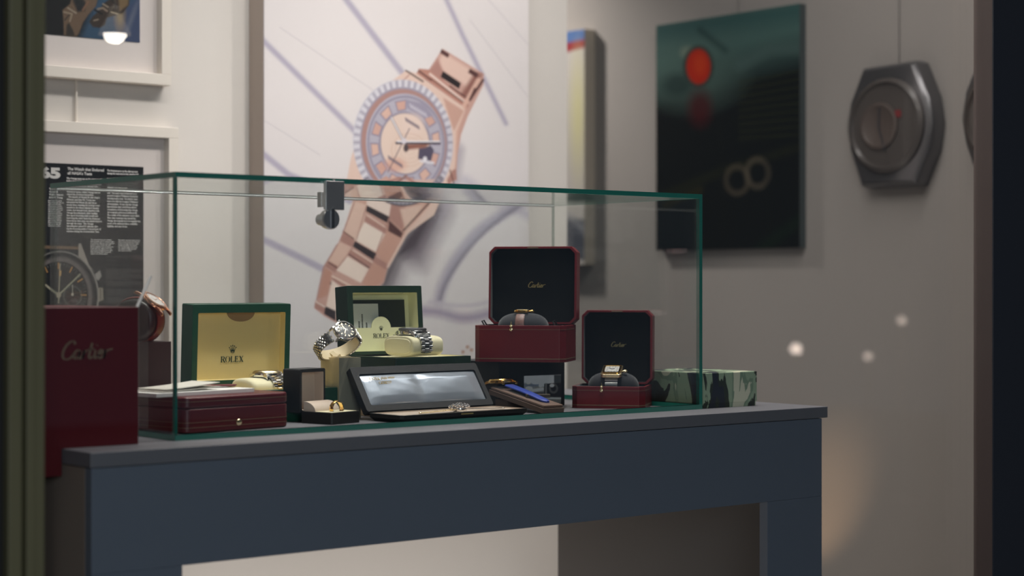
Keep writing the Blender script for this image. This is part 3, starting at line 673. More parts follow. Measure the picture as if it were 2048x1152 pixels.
for a, b, z0, m_ in ((0, 0.092, 0.0, 0), (0.004, 0.090, 0.0022, 0)):
    top = [[(a + (b - a) * i / n, y, z0 + 0.0006 + 0.0052 * (i / n) ** 1.5 * (1 if z0 else 0.4) + dz) for i in range(n + 1)] for y, dz in ((0, 0), (0.050, 0))]
    for dz in (0,):
        vs = [p for r_ in top for p in r_] + [(p[0], p[1], p[2] + 0.0008) for r_ in top for p in r_]
        N = n + 1; fs = []
        for i in range(n): fs += [(i, i + 1, N + i + 1, N + i), (2 * N + i, 3 * N + i, 3 * N + i + 1, 2 * N + i + 1), (i, 2 * N + i, 2 * N + i + 1, i + 1), (N + i, N + i + 1, 3 * N + i + 1, 3 * N + i)]
        fs += [(0, N, 3 * N, 2 * N), (N - 1, 3 * N - 1, 4 * N - 1, 2 * N - 1)]
        g.add(vs, fs, m_)
g.build('pages', offwhite_m, t2)
t2 = thing('leather_folder', 'dark red leather folder behind papers on red box', 'folder', (0.072, 0.152, 0.0433), -6, 'papers on the red box')
g = G(); g.prism([(0, 0), (0.092, -0.004), (0.106, 0.016), (0.100, 0.036), (0, 0.036)], 0, 0.0022); g.prism([(0, 0.002), (0.090, -0.001), (0.100, 0.016), (0.0, 0.034)], 0.0060, 0.0078)
g.box(0.0, 0.004, 0.002, 0.034, 0.0018, 0.0064); g.build('cover', redfold_m, t2, bevel=0.0005)

# ------------------------------------------------------------------ dark cushion watch on dark block, far left
t = thing('display_block', 'dark square block behind red bag, under rose gold watch', 'display block', (0.0230, 0.205, 0))
G().box(0, 0.085, 0, 0.045, 0, 0.1040).build('block_body', mat('dark_brown_block', (44, 36, 34), 0.5), t, bevel=0.0006)
t2 = thing('watch_cushion', 'round dark cushion on the dark block behind red bag', 'cushion', (0.0745, 0.226, 0.1040), -54)
Mc = Matrix.Translation((0, 0, 0.0262)) @ MX((0, 0, 0), (0, 0, 90))
pillow('cushion_body', 0.028, 0.0260, -0.020, 0.020, blackst_m, t2, Mc, e=2.2)
t3 = thing('wristwatch', 'rose gold watch on red-brown strap around dark round cushion, behind red bag', 'watch', (0.0745, 0.226, 0.1040), -54)
pc = ell_path(0.028, 0.0260, 2.2)
F = frame_on(pc, R(-140 + 180), 0.0, 0.0)
pc2 = ell_path(0.0282, 0.0262, 2.2)
Fh = frame_on(pc2, R(40), 0.0, 0.0)
round_head(t3, Mc @ Fh, 0.0165, 0.0068, rose_m, dialwhite_m, rose_m, 'plain', rose_m)
strap_band(t3, Mc, pc2, R(70), R(172), 0.0, 0.018, 0.016, 0.0022, redst_m)
strap_band(t3, Mc, pc2, R(8), R(-60), 0.0, 0.018, 0.016, 0.0022, redst_m)

# ------------------------------------------------------------------ ring box with gold ring
t = thing('ring_box', 'tall black ring box standing open with pinkish lining', 'ring box', (0.2655, 0.0850, 0), 14)
w_ = 0.0530
G().tray(crect(w_ / 2, 0.0265, w_, 0.053, 0.002), crect(w_ / 2, 0.0265, w_ - 0.005, 0.048, 0.0015), 0, 0.0150, 0.0125).build('box_base', [blackbox_m, pinkcream_m], t, bevel=0.0004)
wl = 0.0470
ML = Matrix.Translation((w_ / 2 - 0.003, 0.0540, 0.0125)) @ MX((0, 0, 0), (90, 0, 0))
G().tray(crect(0, 0.0275, wl, 0.055, 0.0015), crect(0, 0.0270, wl - 0.0070, 0.0475, 0.001), -0.0295, 0, -0.016, 0, 1, ML).build('lid', [blackbox_m, pinkcream_m], t, bevel=0.0004)
g = G(); n = 12; rr = []
for xx in (0.0035, w_ - 0.0050):
    rr.append([(xx, 0.051 - 0.020 * math.sin(PI / 2 * i / n), 0.0145 + 0.0125 * (math.cos(PI / 2 * i / n))) for i in range(n + 1)] + [(xx, 0.051, 0.0145)])
g.rings(rr, 0); g.build('hinge_pad', pinkcream_m, t)
G().box(0.0035, w_ - 0.0035, 0.0030, 0.031, 0.0130, 0.0152).build('ring_pad', cream_m, t, bevel=0.0008)
t2 = thing('gold_ring', 'yellow gold band ring standing in black ring box', 'ring', (0.2655 + 0.0200, 0.0850 + 0.0195, 0.0120), 2)
Mr = MX((0, 0, 0.0068), (0, 0, 4)) @ MX((0, 0, 0), (90, 0, 0))
n = 56; rr = []
for i in range(n + 1):
    a = 2 * PI * i / n; wv = 0.0030 + (0.0003 if i % 4 < 2 else 0)
    rr.append([(r_ * math.cos(a), r_ * math.sin(a), z) for r_, z in ((0.0080, -wv), (0.0092, -wv), (0.0099, -wv * 0.5), (0.0099, wv * 0.5), (0.0092, wv), (0.0080, wv))])
G().rings(rr, 0, Mr, False, False).build('band', gold_m, t2)

# ------------------------------------------------------------------ long black pen-like case with satin lid and jewelled watch
t = thing('long_watch_case', 'long flat black leather case, open, with silvery satin lining', 'watch case', (0.3450, 0.0480, 0), 2)
w_, d_ = 0.214, 0.070
outer = crect(w_ / 2, d_ / 2, w_, d_, 0.004); low = crect(w_ / 2, d_ / 2 + 0.001, w_ - 0.010, d_ - 0.008, 0.004)
g = G().rings([[(x, y, 0) for x, y in low], [(x, y, 0.0050) for x, y in outer], [(x, y, 0.0098) for x, y in outer], [(x, y, 0.0098) for x, y in crect(w_ / 2, d_ / 2, w_ - 0.008, d_ - 0.008, 0.003)]], 0, None, True, False)
inn = crect(w_ / 2, d_ / 2, w_ - 0.008, d_ - 0.008, 0.003)
g.rings([[(x, y, 0.0098) for x, y in inn], [(x, y, 0.0082) for x, y in inn]], 1, None, False, True)
g.build('box_base', [blackbox_m, pinkcream_m], t, bevel=0.0003)
G().box(w_ / 2 - 0.010, w_ / 2 + 0.010, -0.0008, 0.0004, 0.0068, 0.0082).build('clasp', goldfoil_m, t)
ML = Matrix.Translation((w_ / 2, d_ + 0.001, 0.0112)) @ MX((0, 0, 0), (90 - 35, 0, 0))
LH = 0.0680
G().tray(crect(0, LH / 2, w_, LH, 0.002), crect(0.0015, LH / 2 - 0.0010, w_ - 0.0175, LH - 0.0205, 0.0015), -0.010, 0, -0.0030, 0, 1, ML).build('lid', [greyblackbox_m, blackbox_m], t, bevel=0.0007)
# puffy satin lining: a heightfield
satin = bpy.data.materials.new('silver_satin'); satin.use_nodes = True; b = satin.node_tree.nodes['Principled BSDF']
b.inputs['Base Color'].default_value = (*lin((190, 200, 214)), 1); b.inputs['Roughness'].default_value = 0.27; b.inputs['Metallic'].default_value = 0.6; b.inputs['Sheen Weight'].default_value = 0.4; b.inputs['Anisotropic'].default_value = 0.5
g = G(); nx, ny = 90, 30; sw, sh = w_ - 0.0185, LH - 0.0215; rows = []
for j in range(ny + 1):
    row = []
    for i in range(nx + 1):
        u, v = i / nx, j / ny; x = 0.0015 + (u - 0.5) * sw; y = LH / 2 - 0.0010 + (v - 0.5) * sh
        ed = min(u, 1 - u) * nx / 9; ev = min(v, 1 - v) * ny / 7
        puff = min(1, ed) ** 0.6 * min(1, ev) ** 0.6
        pinch = math.exp(-((u - 0.47) / 0.05) ** 2) * (1.1 - 0.55 * (1 - v)) * 0.7
        sag = 0.0024 * math.exp(-(((u - 0.30) / 0.16) ** 2 + ((v - 0.42) / 0.4) ** 2)) + 0.0024 * math.exp(-(((u - 0.72) / 0.17) ** 2 + ((v - 0.45) / 0.4) ** 2))
        wr = 0.00010 * math.sin(26 * u + 9 * v) * math.sin(11 * v + 3 * u)
        row.append((x, y, -0.0028 + 0.0050 * puff * (1 - 0.6 * pinch) + sag + wr))
    rows.append(row)
g.rings(rows, 0, ML, False, False, closed=False); so = g.build('satin_lining', satin, t, smooth=180)
g = G(); caps(g, 'PATEK PHILIPPE', 0.0040, ML @ Matrix.Translation((-0.064, LH * 0.665, 0.0026))); caps(g, 'GENEVE', 0.0040, ML @ Matrix.Translation((-0.0620, LH * 0.565, 0.0032))); g.build('lettering', goldfoil_m, so)
t2 = thing('bracelet_watch', 'slim jewelled gold bracelet watch lying in the long black case', 'watch', (0.3450 + 0.112, 0.0480 + 0.030, 0.0084), 2)
g = G()
for i in range(26):
    a = i * 2.399; r_ = 0.0022 * math.sqrt(i); g.ell((0.0035 + r_ * 1.5 * math.cos(a), r_ * math.sin(a) * 0.9, 0.0060 + 0.0042 * (1 - i / 26)), (0.0021, 0.0021, 0.0019), 0, None, 7, 4)
g.build('gem_cluster', mat('cut_gems', None, 0.05, 0.9, lin_rgb=(0.86, 0.86, 0.88)), t2, smooth=10)
G().lathe([(0.0085, 0), (0.0092, 0.0015), (0.0088, 0.0045), (0.004, 0.0050)], 24, 0, MX((0.0035, 0, 0))).build('watch_case', steel_m, t2)
for sx, x0, x1, m_ in ((-1, -0.006, -0.062, palegold_m), (1, 0.012, 0.078, steel_m)):
    g = G()
    for k_ in range(5):
        yy = (k_ - 2) * 0.0014
        g.tube([(x0 + (x1 - x0) * i / 10, yy * (1 - 0.45 * i / 10), 0.0030 - 0.0018 * i / 10) for i in range(11)], 0.00075, 6)
    g.ell((x1, 0, 0.0014), (0.0028, 0.0024, 0.0012)); g.build('bracelet', m_, t2)

# ------------------------------------------------------------------ brown slanted stand with blue strap watch
t = thing('watch_easel', 'low slanted brown suede stand between long black case and black riser', 'display stand', (0.5900, 0.0640, 0), -2)
Ms = MX((0, 0, 0.0), (9.5, 0, 0))
g = G().box(0, 0.0365, 0, 0.124, 0.0005, 0.0075, 0, Ms); g.prism([(0.005, 0.085), (0.0315, 0.085), (0.0315, 0.113), (0.005, 0.113)], 0.0, 0.0145); g.build('easel_board', brownd_m, t, bevel=0.0005)
G().box(0.0015, 0.0350, 0.0015, 0.1225, 0.0078, 0.0115, 0, Ms).build('suede_pad', brown_m, t, bevel=0.0012, seg=3)
g = G(); g.box(-0.0004, 0.0369, 0.0480, 0.0515, 0.0116, 0.0165, 0, Ms @ MX((0, 0, 0), (0, 0, -9)))
g.build('elastic_loop', mat('brown_elastic', (88, 78, 68), 0.7), t, bevel=0.0005)
t2 = thing('wristwatch', 'gold watch on bright blue leather strap, lying on slanted brown stand', 'watch', (0.5900, 0.0640, 0), -2)
g = G(); n = 22; rr = []
for i in range(n + 1):
    q = i / n; y = 0.014 + 0.088 * q; z = 0.0120 + 0.0016 * math.sin(q * PI) + 0.004 * q; wv = 0.0062 + 0.0022 * q - (0.004 if i == 0 else 0.0015 if i == 1 else 0)
    cx = 0.0185 - 0.002 * math.sin(q * 3)
    rr.append([(cx - wv, y, z), (cx + wv, y, z), (cx + wv, y, z + 0.0016), (cx + wv * 0.7, y, z + 0.0026), (cx - wv * 0.7, y, z + 0.0026), (cx - wv, y, z + 0.0016)])
g.rings(rr, 0, Ms); g.build('strap', blue_m, t2)
Mw = Ms @ MX((0.0185, 0.122, 0.0150), (-14, 0, 0))
round_head(t2, Mw, 0.0175, 0.0072, gold_m, mat('purple_dial', (60, 34, 60), 0.25, coat=0.5), gold_m, 'plain', palegold_m, lug=0.022)

# ------------------------------------------------------------------ black riser with a photo card of steel watch
t = thing('black_riser', 'black square riser with a picture card, under the larger octagonal red box', 'riser', (0.6120, 0.185, 0))
G().box(0, 0.122, 0, 0.108, 0, 0.0655).build('riser_body', mat('riser_black', (18, 19, 21), 0.5), t, bevel=0.0008)
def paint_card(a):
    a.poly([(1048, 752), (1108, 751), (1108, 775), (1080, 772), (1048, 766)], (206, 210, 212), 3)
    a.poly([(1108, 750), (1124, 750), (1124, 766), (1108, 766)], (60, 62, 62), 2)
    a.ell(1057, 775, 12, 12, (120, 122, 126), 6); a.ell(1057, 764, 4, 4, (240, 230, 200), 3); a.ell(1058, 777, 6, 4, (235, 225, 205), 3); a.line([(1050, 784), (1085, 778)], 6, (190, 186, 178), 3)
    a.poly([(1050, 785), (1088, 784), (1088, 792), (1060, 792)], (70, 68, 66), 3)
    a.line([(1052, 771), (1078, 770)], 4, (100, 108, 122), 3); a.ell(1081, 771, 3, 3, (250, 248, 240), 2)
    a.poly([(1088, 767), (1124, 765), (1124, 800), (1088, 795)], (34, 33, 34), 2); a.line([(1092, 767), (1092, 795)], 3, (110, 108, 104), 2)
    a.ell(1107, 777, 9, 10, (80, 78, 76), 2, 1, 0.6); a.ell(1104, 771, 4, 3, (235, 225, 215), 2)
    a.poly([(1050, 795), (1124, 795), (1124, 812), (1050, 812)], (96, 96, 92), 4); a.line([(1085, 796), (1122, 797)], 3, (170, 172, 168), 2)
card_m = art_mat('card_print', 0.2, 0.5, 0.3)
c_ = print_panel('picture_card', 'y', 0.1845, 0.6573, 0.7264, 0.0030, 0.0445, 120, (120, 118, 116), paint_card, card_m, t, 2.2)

# ------------------------------------------------------------------ octagonal red boxes
def octagon_box(name, label, loc, rz, w_, d_, h, lh, lean, cs=0.008, lidoff=0.0, group='octagonal red watch boxes'):
    t = thing(name, label, 'watch box', loc, rz, group)
    ol = crect(0, d_ / 2, w_, d_, cs)
    G().tray(ol, crect(0, d_ / 2, w_ - 0.006, d_ - 0.006, cs), 0, h, h - 0.003).build('box_base', [redbox_m, greyvel_m], t, bevel=0.0006)
    g = G(); gold_line(g, ol, h - 0.0058, 0.00045); gold_line(g, ol, 0.0042, 0.0010); g.build('gold_lines', dimfoil_m, t)
    g = G().lathe([(0.0026, 0), (0.0030, 0.0012), (0.0022, 0.0030), (0.0008, 0.0036)], 16, 0, MX((-w_ * 0.085, 0, h - 0.0055), (90, 0, 0)))
    g.ell((-w_ * 0.085, -0.0012, h - 0.0008), (0.0024, 0.0018, 0.0018)); g.lathe([(0.0014, 0), (0.0009, 0.003), (0.0003, 0.006)], 10, 0, MX((-w_ * 0.085, -0.0012, h - 0.0002)))
    g.build('clasp_button', palegold_m, t)
    ML = Matrix.Translation((lidoff, d_ - 0.026, h + 0.0005)) @ MX((0, 0, 0), (90 - lean, 0, 0))
    ow = w_ * 0.985
    lid = G().tray(crect(0, lh / 2, ow, lh, cs), crect(0, lh / 2, ow - 0.0062, lh - 0.0062, cs - 0.001), -0.024, 0, -0.012, 0, 1, ML).build('lid', [redbox_m, blackvel_m], t, bevel=0.0007)
    G().box(-0.008, 0.008, lh - 0.0026, lh - 0.0012, -0.0003, 0.0002, 0, ML).build('latch_plate', dimfoil_m, lid)
    return t, lid, ML
d1, s1 = 2.575, (1035.5 - 1024) / 3700
p1 = (CAM[0] + _f[0] * d1 + _r[0] * d1 * s1, CAM[1] + _f[1] * d1 + _r[1] * d1 * s1)
t, lid, ML = octagon_box('watch_box', 'larger octagonal red box with black interior, raised on black riser', (0.6220, 0.1525, 0.0660), -52, 0.130, 0.088, 0.0510, 0.1110, 3, 0.008, 0.0050)
g = G(); script(g, 0.0078, ML @ Matrix.Translation((0.0040, 0.0560, -0.0118))); g.build('lettering', goldfoil_m, lid)
for sx, lb in ((-0.052, 'black ribbon loop at left'), (0.049, 'black ribbon loop at right')):
    g = G(); g.tube([(sx, 0.012, 0.0495), (sx - 0.004, 0.011, 0.0570), (sx - 0.001, 0.010, 0.0580), (sx + 0.004, 0.012, 0.0495)], 0.0011, 6); g.build('ribbon_loop', blackst_m, t)
cu = thing('watch_cushion', 'charcoal cushion in the larger octagonal red box', 'cushion', (0.6220, 0.1525, 0.0660), -52)
Mc = Matrix.Translation((-0.0020, 0.0360, 0.0490))
pillow('cushion_body', 0.022, 0.0190, -0.036, 0.036, greyvel_m, cu, Mc, 'dome', 2.1)
t2 = thing('wristwatch', 'small gold watch on brown crocodile strap, on cushion in larger red box', 'watch', (0.6220, 0.1525, 0.0660), -52)
pc = ell_path(0.0223, 0.0193, 2.1)
strap_band(t2, Mc, pc, R(38), R(112), -0.0005, 0.0120, 0.0135, 0.0022, brstrap_m)
strap_band(t2, Mc, pc, R(-44), R(-112), -0.0005, 0.0120, 0.0135, 0.0022, brstrap_m)
Mw = Mc @ frame_on(pc, R(0), -0.0005, 0.0)
g = G().prism(rrect(0, 0, 0.0185, 0.0200, 0.004), 0.0002, 0.0042, 0, Mw)
for sx in (-1, 1):
    for sy in (-1, 1): g.ell((sx * 0.0085, sy * 0.0115, 0.0020), (0.0016, 0.0026, 0.0020), 0, Mw, 10, 6)
g.build('watch_case', gold_m, t2, bevel=0.0005); G().prism(rrect(0, 0, 0.0150, 0.0150, 0.003), 0.0042, 0.0045, 0, Mw).build('dial', dialwhite_m, t2)
G().lathe([(0.0009, 0.009), (0.0009, 0.0115), (0.0019, 0.012), (0.0019, 0.0145), (0.0008, 0.016)], 12, 0, Mw @ MX((0, 0, 0.0022), (0, 90, 0))).build('crown', gold_m, t2)

t, lid, ML = octagon_box('watch_box', 'smaller octagonal red box with black interior at right end of case', (0.7310, 0.0895, 0), -51, 0.104, 0.084, 0.0310, 0.1060, 1.5, 0.008, 0.0040)
g = G(); script(g, 0.0068, ML @ Matrix.Translation((0.001, 0.0560, -0.0118))); g.build('lettering', mat('dim_gold_letters', None, 0.4, 0.7, lin_rgb=(0.42, 0.34, 0.16)), lid)
cu = thing('watch_cushion', 'charcoal cushion in the smaller octagonal red box', 'cushion', (0.7310, 0.0895, 0), -51)
Mc = Matrix.Translation((0.0030, 0.0330, 0.0310))
pillow('cushion_body', 0.020, 0.0190, -0.036, 0.036, greyvel_m, cu, Mc, 'dome', 2.3)
t2 = thing('wristwatch', 'square steel and gold watch on cushion in the smaller octagonal red box', 'watch', (0.7310, 0.0895, 0), -51)
pc = ell_path(0.0203, 0.0192, 2.3)
Mw = Mc @ frame_on(pc, R(26), 0.0000, 0.0) @ Matrix.Diagonal((1.18, 1.18, 1.1, 1))
G().prism(rrect(0, 0, 0.0250, 0.0270, 0.004), 0.0002, 0.0052, 0, Mw).build('watch_case', palegold_m, t2, bevel=0.0008)
g = G(); g.tray(rrect(0, 0, 0.0215, 0.0215, 0.004), rrect(0, 0, 0.0170, 0.0170, 0.002), 0.0052, 0.0068, 0.0054, 0, 0, Mw)
for sx in (-1, 1):
    for sy in (-1, 1): g.lathe([(0.0007, 0.0068), (0.0007, 0.0071)], 8, 0, Mw @ Matrix.Translation((sx * 0.0095, sy * 0.0092, 0)))
g.build('bezel', gold_m, t2)
dl = G().prism(rrect(0, 0, 0.0168, 0.0168, 0.002), 0.0054, 0.0058, 0, Mw).build('dial', dialwhite_m, t2)
g = G()
for i in range(12):
    a = i * PI / 6; k_ = 0.0068 / max(abs(math.sin(a)), abs(math.cos(a))); g.ribbon([(k_ * 0.78 * math.sin(a), k_ * 0.78 * math.cos(a)), (k_ * math.sin(a), k_ * math.cos(a))], 0.0008, 0.00582, 0.0059, 0, Mw)
g.build('numerals', blackink_m, dl)
for nm, a, l in (('hour_hand', 60, 0.0035), ('minute_hand', 300, 0.0052)):
    G().ribbon([(0, 0), (l * math.sin(R(a)), l * math.cos(R(a)))], 0.0007, 0.0061, 0.0063, 0, Mw).build(nm, mat('blued_steel', (30, 40, 90), 0.3, 0.6), dl)
G().lathe([(0.0010, 0.0122), (0.0010, 0.0140), (0.0022, 0.0142), (0.0022, 0.0165), (0.0010, 0.0182)], 14, 0, Mw @ MX((0, 0, 0.0030), (0, 90, 0))).build('crown', palegold_m, t2)
link_band(t2, Mc, pc, R(66), R(118), 0.0000, 0.0190, 0.0170, [(0, 1, 0, 0)], 0.0062, 0.0020, brushed_m)
link_band(t2, Mc, pc, R(-12), R(-100), 0.0000, 0.0190, 0.0170, [(0, 1, 0, 0)], 0.0062, 0.0020, brushed_m)

# ------------------------------------------------------------------ camouflage box outside the case
camo = bpy.data.materials.new('camouflage_paper'); camo.use_nodes = True; nt = camo.node_tree; b = nt.nodes['Principled BSDF']
tc = nt.nodes.new('ShaderNodeTexCoord'); mp = nt.nodes.new('ShaderNodeMapping'); nz = nt.nodes.new('ShaderNodeTexNoise'); cr = nt.nodes.new('ShaderNodeValToRGB')
mp.inputs['Scale'].default_value = (1.0, 0.8, 0.38); nz.inputs['Scale'].default_value = 24; nz.inputs['Detail'].default_value = 5; nz.inputs['Roughness'].default_value = 0.5; nz.inputs['Distortion'].default_value = 0.8
cr.color_ramp.interpolation = 'CONSTANT'
cr.color_ramp.elements[0].position = 0.0; cr.color_ramp.elements[0].color = (*lin((34, 40, 52)), 1)
cr.color_ramp.elements[1].position = 0.44; cr.color_ramp.elements[1].color = (*lin((44, 52, 42)), 1)
for p_, c_ in ((0.49, (150, 170, 142)), (0.57, (124, 146, 122)), (0.62, (210, 210, 184))):
    e = cr.color_ramp.elements.new(p_); e.color = (*lin(c_), 1)
nt.links.new(tc.outputs['Object'], mp.inputs['Vector']); nt.links.new(mp.outputs[0], nz.inputs['Vector']); nt.links.new(nz.outputs['Fac'], cr.inputs[0]); nt.links.new(cr.outputs[0], b.inputs['Base Color']); b.inputs['Roughness'].default_value = 0.5
t = thing('camouflage_box', 'green and cream camouflage patterned box standing right of the glass case', 'box', (0.8320, 0.0020, 0))
G().box(0.001, 0.107, 0.001, 0.131, 0, 0.034).build('box_base', camo, t, bevel=0.0005)
G().box(0, 0.1085, 0, 0.132, 0.0065, 0.0495).build('lid', camo, t, bevel=0.0008)

# ------------------------------------------------------------------ red paper bag at the left corner
t = thing('paper_bag', 'dark red paper bag with script lettering at left corner of table', 'bag', (-0.0506, -0.010, 0))
g = G(); pts = [(0, 0), (0, 0.1500), (-0.215, 0.1500), (-0.215, -0.0290), (-0.0900, -0.0290), (-0.0900, 0)]
g.prism([(x, z) for x, z in pts][::-1], -0.190, 0, 0, MX((0, 0, 0), (90, 0, 0)))
g.build('bag_body', bag_m, t, bevel=0.0008)
g = G(); script(g, 0.0185, MX((-0.0606, -0.0002, -0.046 + 0.1480), (90, 0, 0)), 0.10); g.build('lettering', dimfoil_m, t)
g = G().tube([(0.000, 0.004, 0.1490), (0.0105, 0.010, 0.1640), (0.0235, 0.016, 0.1830)], 0.0016, 8); g.build('white_stick', white_m, t, label='thin white stick beside the bag top')  # slim white rod rising from the bag's top right corner

# ------------------------------------------------------------------ framed pictures on the back wall
def frame_parts(t, x0, x1, z0, z1, y0, y1, fw, matw):
    """outer rectangle, depth y0..y1 (y1 at the wall)"""
    ox, oy, oz = t.location; 
    def bx(g, a, b, c, d, e, f, m=0): g.box(a - ox, b - ox, c - oy, d - oy, e + T - oz, f + T - oz, m)
    for (a, b, e, f) in ((x0, x1, z1 - fw, z1), (x0, x1, z0, z0 + fw), (x0, x0 + fw, z0 + fw, z1 - fw), (x1 - fw, x1, z0 + fw, z1 - fw)):
        g = G(); bx(g, a, b, y0, y1, e, f); g.build('frame_rail', framew_m, t, bevel=0.0008)
    g = G(); bx(g, x0 + fw, x1 - fw, y1 - 0.008, y1 - 0.005, z0 + fw, z1 - fw); g.build('mat_board', matb_m, t)
art_m = art_mat('photo_print', 0.5, 0.3)
t = thing('framed_picture', 'upper white framed photograph of a space suit, top left', 'picture', (0.215, 0.7948, 0.488), 0, 'white framed pictures')
frame_parts(t, 0.010, 0.4195, 0.4880, 0.9300, 0.770, 0.7948, 0.0170, 0.04)
def paint_suit(a):
    U, V = a.U, a.V
    a.poly([(155, 90), (215, -60), (300, -60), (300, 120)], (56, 82, 106), 16)
    a.poly([(225, 40), (300, -30), (300, 120), (250, 100)], (66, 78, 108), 14); a.ell(240, 30, 9, 26, (150, 130, 92), 12, 0.8); a.ell(262, 40, 4, 30, (120, 126, 140), 8, 0.6, 0, 20)
    a.poly([(128, 72), (127, 40), (125, 20), (140, 8), (150, -30), (205, -40), (192, 12), (176, 30), (166, 45), (158, 66), (152, 74)], (112, 92, 74), 3)
    a.poly([(132, 72), (133, 50), (138, 46), (146, 60), (150, 72)], (54, 50, 44), 4); a.poly([(145, 0), (160, -10), (172, 6), (170, 22), (155, 24)], (40, 40, 40), 5)
    a.line([(128, 24), (144, 28), (140, 42)], 3, (158, 142, 122), 3); a.line([(136, 16), (152, 26)], 2.5, (170, 156, 138), 3); a.line([(130, 40), (138, 30)], 2.5, (66, 58, 50), 3); a.line([(166, 20), (176, 4)], 4, (132, 98, 76), 4)
    a.poly([(178, 44), (186, 32), (198, 22), (206, 8), (222, -4), (230, -30), (262, -30), (258, 10), (246, 26), (214, 36), (210, 50), (200, 56), (186, 54)], (62, 52, 44), 3)
    a.line([(190, 20), (204, 28)], 4, (30, 28, 28), 2); a.line([(196, 18), (206, 16), (214, 22)], 4, (140, 124, 108), 2.5); a.line([(206, 8), (216, 14)], 3, (150, 136, 120), 2.5); a.line([(188, 41), (196, 39)], 2.5, (150, 136, 120), 2.5)
    a.line([(222, 24), (236, 28)], 2, (190, 176, 150), 2); a.poly([(236, -10), (258, -20), (256, 10), (240, 22)], (120, 100, 72), 5); a.line([(224, 0), (232, 10), (230, 20)], 3, (30, 30, 30), 3)
pp = print_panel('photograph', 'y', 0.7860, 0.060, 0.3725, 0.5535, 0.8700, 300, (22, 22, 20), paint_suit, art_m, t, 0.95)
def glz(x0, x1, z0, z1, y, t):
    ox, oy, oz = t.location
    return G().box(x0 - ox, x1 - ox, y - oy, y + 0.0012 - oy, z0 + T - oz, z1 + T - oz).build('picture_glass', picglass_m, t)
glz(0.027, 0.4025, 0.505, 0.913, 0.7800, t)
t = thing('framed_picture', 'lower white framed black poster with columns of text and watch', 'picture', (0.215, 0.7948, -0.02), 0, 'white framed pictures')
frame_parts(t, 0.010, 0.4320, -0.020, 0.4218, 0.770, 0.7948, 0.0170, 0.04)
def paint_ch(a):
    a.line([(88, 494), (160, 496)], 6, (120, 96, 74), 2); a.poly([(157, 487), (162, 487), (178, 530), (190, 545), (157, 512)], (168, 160, 150), 1.5)
    a.ell(120, 593, 78, 91, (150, 146, 140), 1.5); a.ell(119, 593, 76, 89, (20, 20, 22), 2); a.ell(119, 592, 66, 78, (120, 112, 110), 5, 0.8, 0.86); a.ell(118, 591, 58, 68, (18, 18, 20), 1.5)
    a.poly([(190, 548), (200, 541), (203, 552), (197, 561), (192, 558)], (160, 156, 150), 2); a.poly([(197, 575), (206, 576), (207, 600), (197, 604)], (150, 142, 128), 2); a.line([(201, 578), (201, 602)], 1.2, (70, 66, 60), 1)
    cx, cy = 117, 590
    for i in range(60):
        an = 2 * PI * i / 60; dx, dy = math.sin(an), -math.cos(an)
        if i % 5 == 0: a.line([(cx + dx * 45, cy + dy * 53), (cx + dx * 55, cy + dy * 64)], 2.6, (190, 140, 80), 1.4)
        else: a.line([(cx + dx * 51, cy + dy * 60), (cx + dx * 55, cy + dy * 64)], 1.0, (120, 122, 120), 1)
    a.line([(117, 590), (91, 570)], 4, (176, 170, 148), 1.5); a.line([(117, 590), (160, 549)], 3.2, (160, 160, 136), 1.5); a.line([(117, 606), (120, 528)], 1.6, (196, 186, 160), 1.2); a.ell(117, 590, 5, 6, (170, 160, 140), 1.5)
    a.poly([(118, 541), (123, 541), (122, 552), (118, 552)], (200, 164, 110), 1.2)
    a.ell(145, 592, 19, 21, (110, 112, 108), 2, 0.6, 0.86); a.ell(145, 589, 2.5, 3, (196, 190, 176), 1); a.line([(145, 570), (145, 590)], 1.2, (196, 190, 176), 1)
    for k_ in range(8): a.line([(214, 512 + k_ * 1.0), (214.1, 512)], 0.1, (40, 40, 40))
    for y0, n_, x0, x1 in ((513, 1, 213, 275), (520, 1, 213, 252), (529, 1, 213, 236), (539, 3, 213, 282), (550, 3, 213, 282), (563, 3, 213, 282), (579, 4, 213, 282), (595, 4, 213, 280)):
        for q in range(n_): a.line([(x0, y0 + 3.6 * q), (x1 - (20 if q == n_ - 1 else 0), y0 + 3.6 * q + 1.4)], 1.4, (96, 92, 90), 1, 0.8)
post = print_panel('poster_print', 'y', 0.7862, 0.045, 0.3790, 0.030, 0.3585, 420, (20, 21, 24), paint_ch, art_m, t, 1.0)
txt_m = mat('white_print', (225, 222, 218), 0.6); txtg_m = mat('grey_print', (236, 233, 229), 0.6)
def ytext(name, s, x, z, size, m, width=None, space=1.0, bold=0.0, res=2):
    ox, oy, oz = t.location
    return font_text(name, s, size, Matrix.Translation((x - ox, 0.7857 - oy, z + T - oz)) @ MX((0, 0, 0), (90, 0, 0)), m, post, width, 'LEFT', space, bold, res)
def at_y(px, py, y):
    r_ = (px - 1024) / 3700; dx, dy = _f[0] + _r[0] * r_, _f[1] + _r[1] * r_; k_ = (y - CAM[1]) / dy
    return CAM[0] + k_ * dx, CAM[2] + k_ * (567 - py) / 3700
def ytext_box(name, s, a, b, cap, m, lead=None, bold=0.0, res=1, width=True):
    """text block whose first baseline starts at a and whose widest line ends at b"""
    xa, za = at_y(*a, 0.7857); xb, zb = at_y(*b, 0.7857)
    sz = cap * 2.85 / 3700 / 0.70
    return ytext(name, s, xa, za, sz, m, (xb - xa) if width else None, (lead / cap * 0.70) if lead else 1.0, bold or sz * 0.05, res)
ytext_box('big_numerals', '1965', (43, 353), (121, 354), 19, txt_m, None, 0.0012, 3)
ytext_box('headline', "The Watch that Endured\nall NASA's Tests", (135, 340), (208, 343), 5.4, txt_m, 8.4, 0.0002, 2)
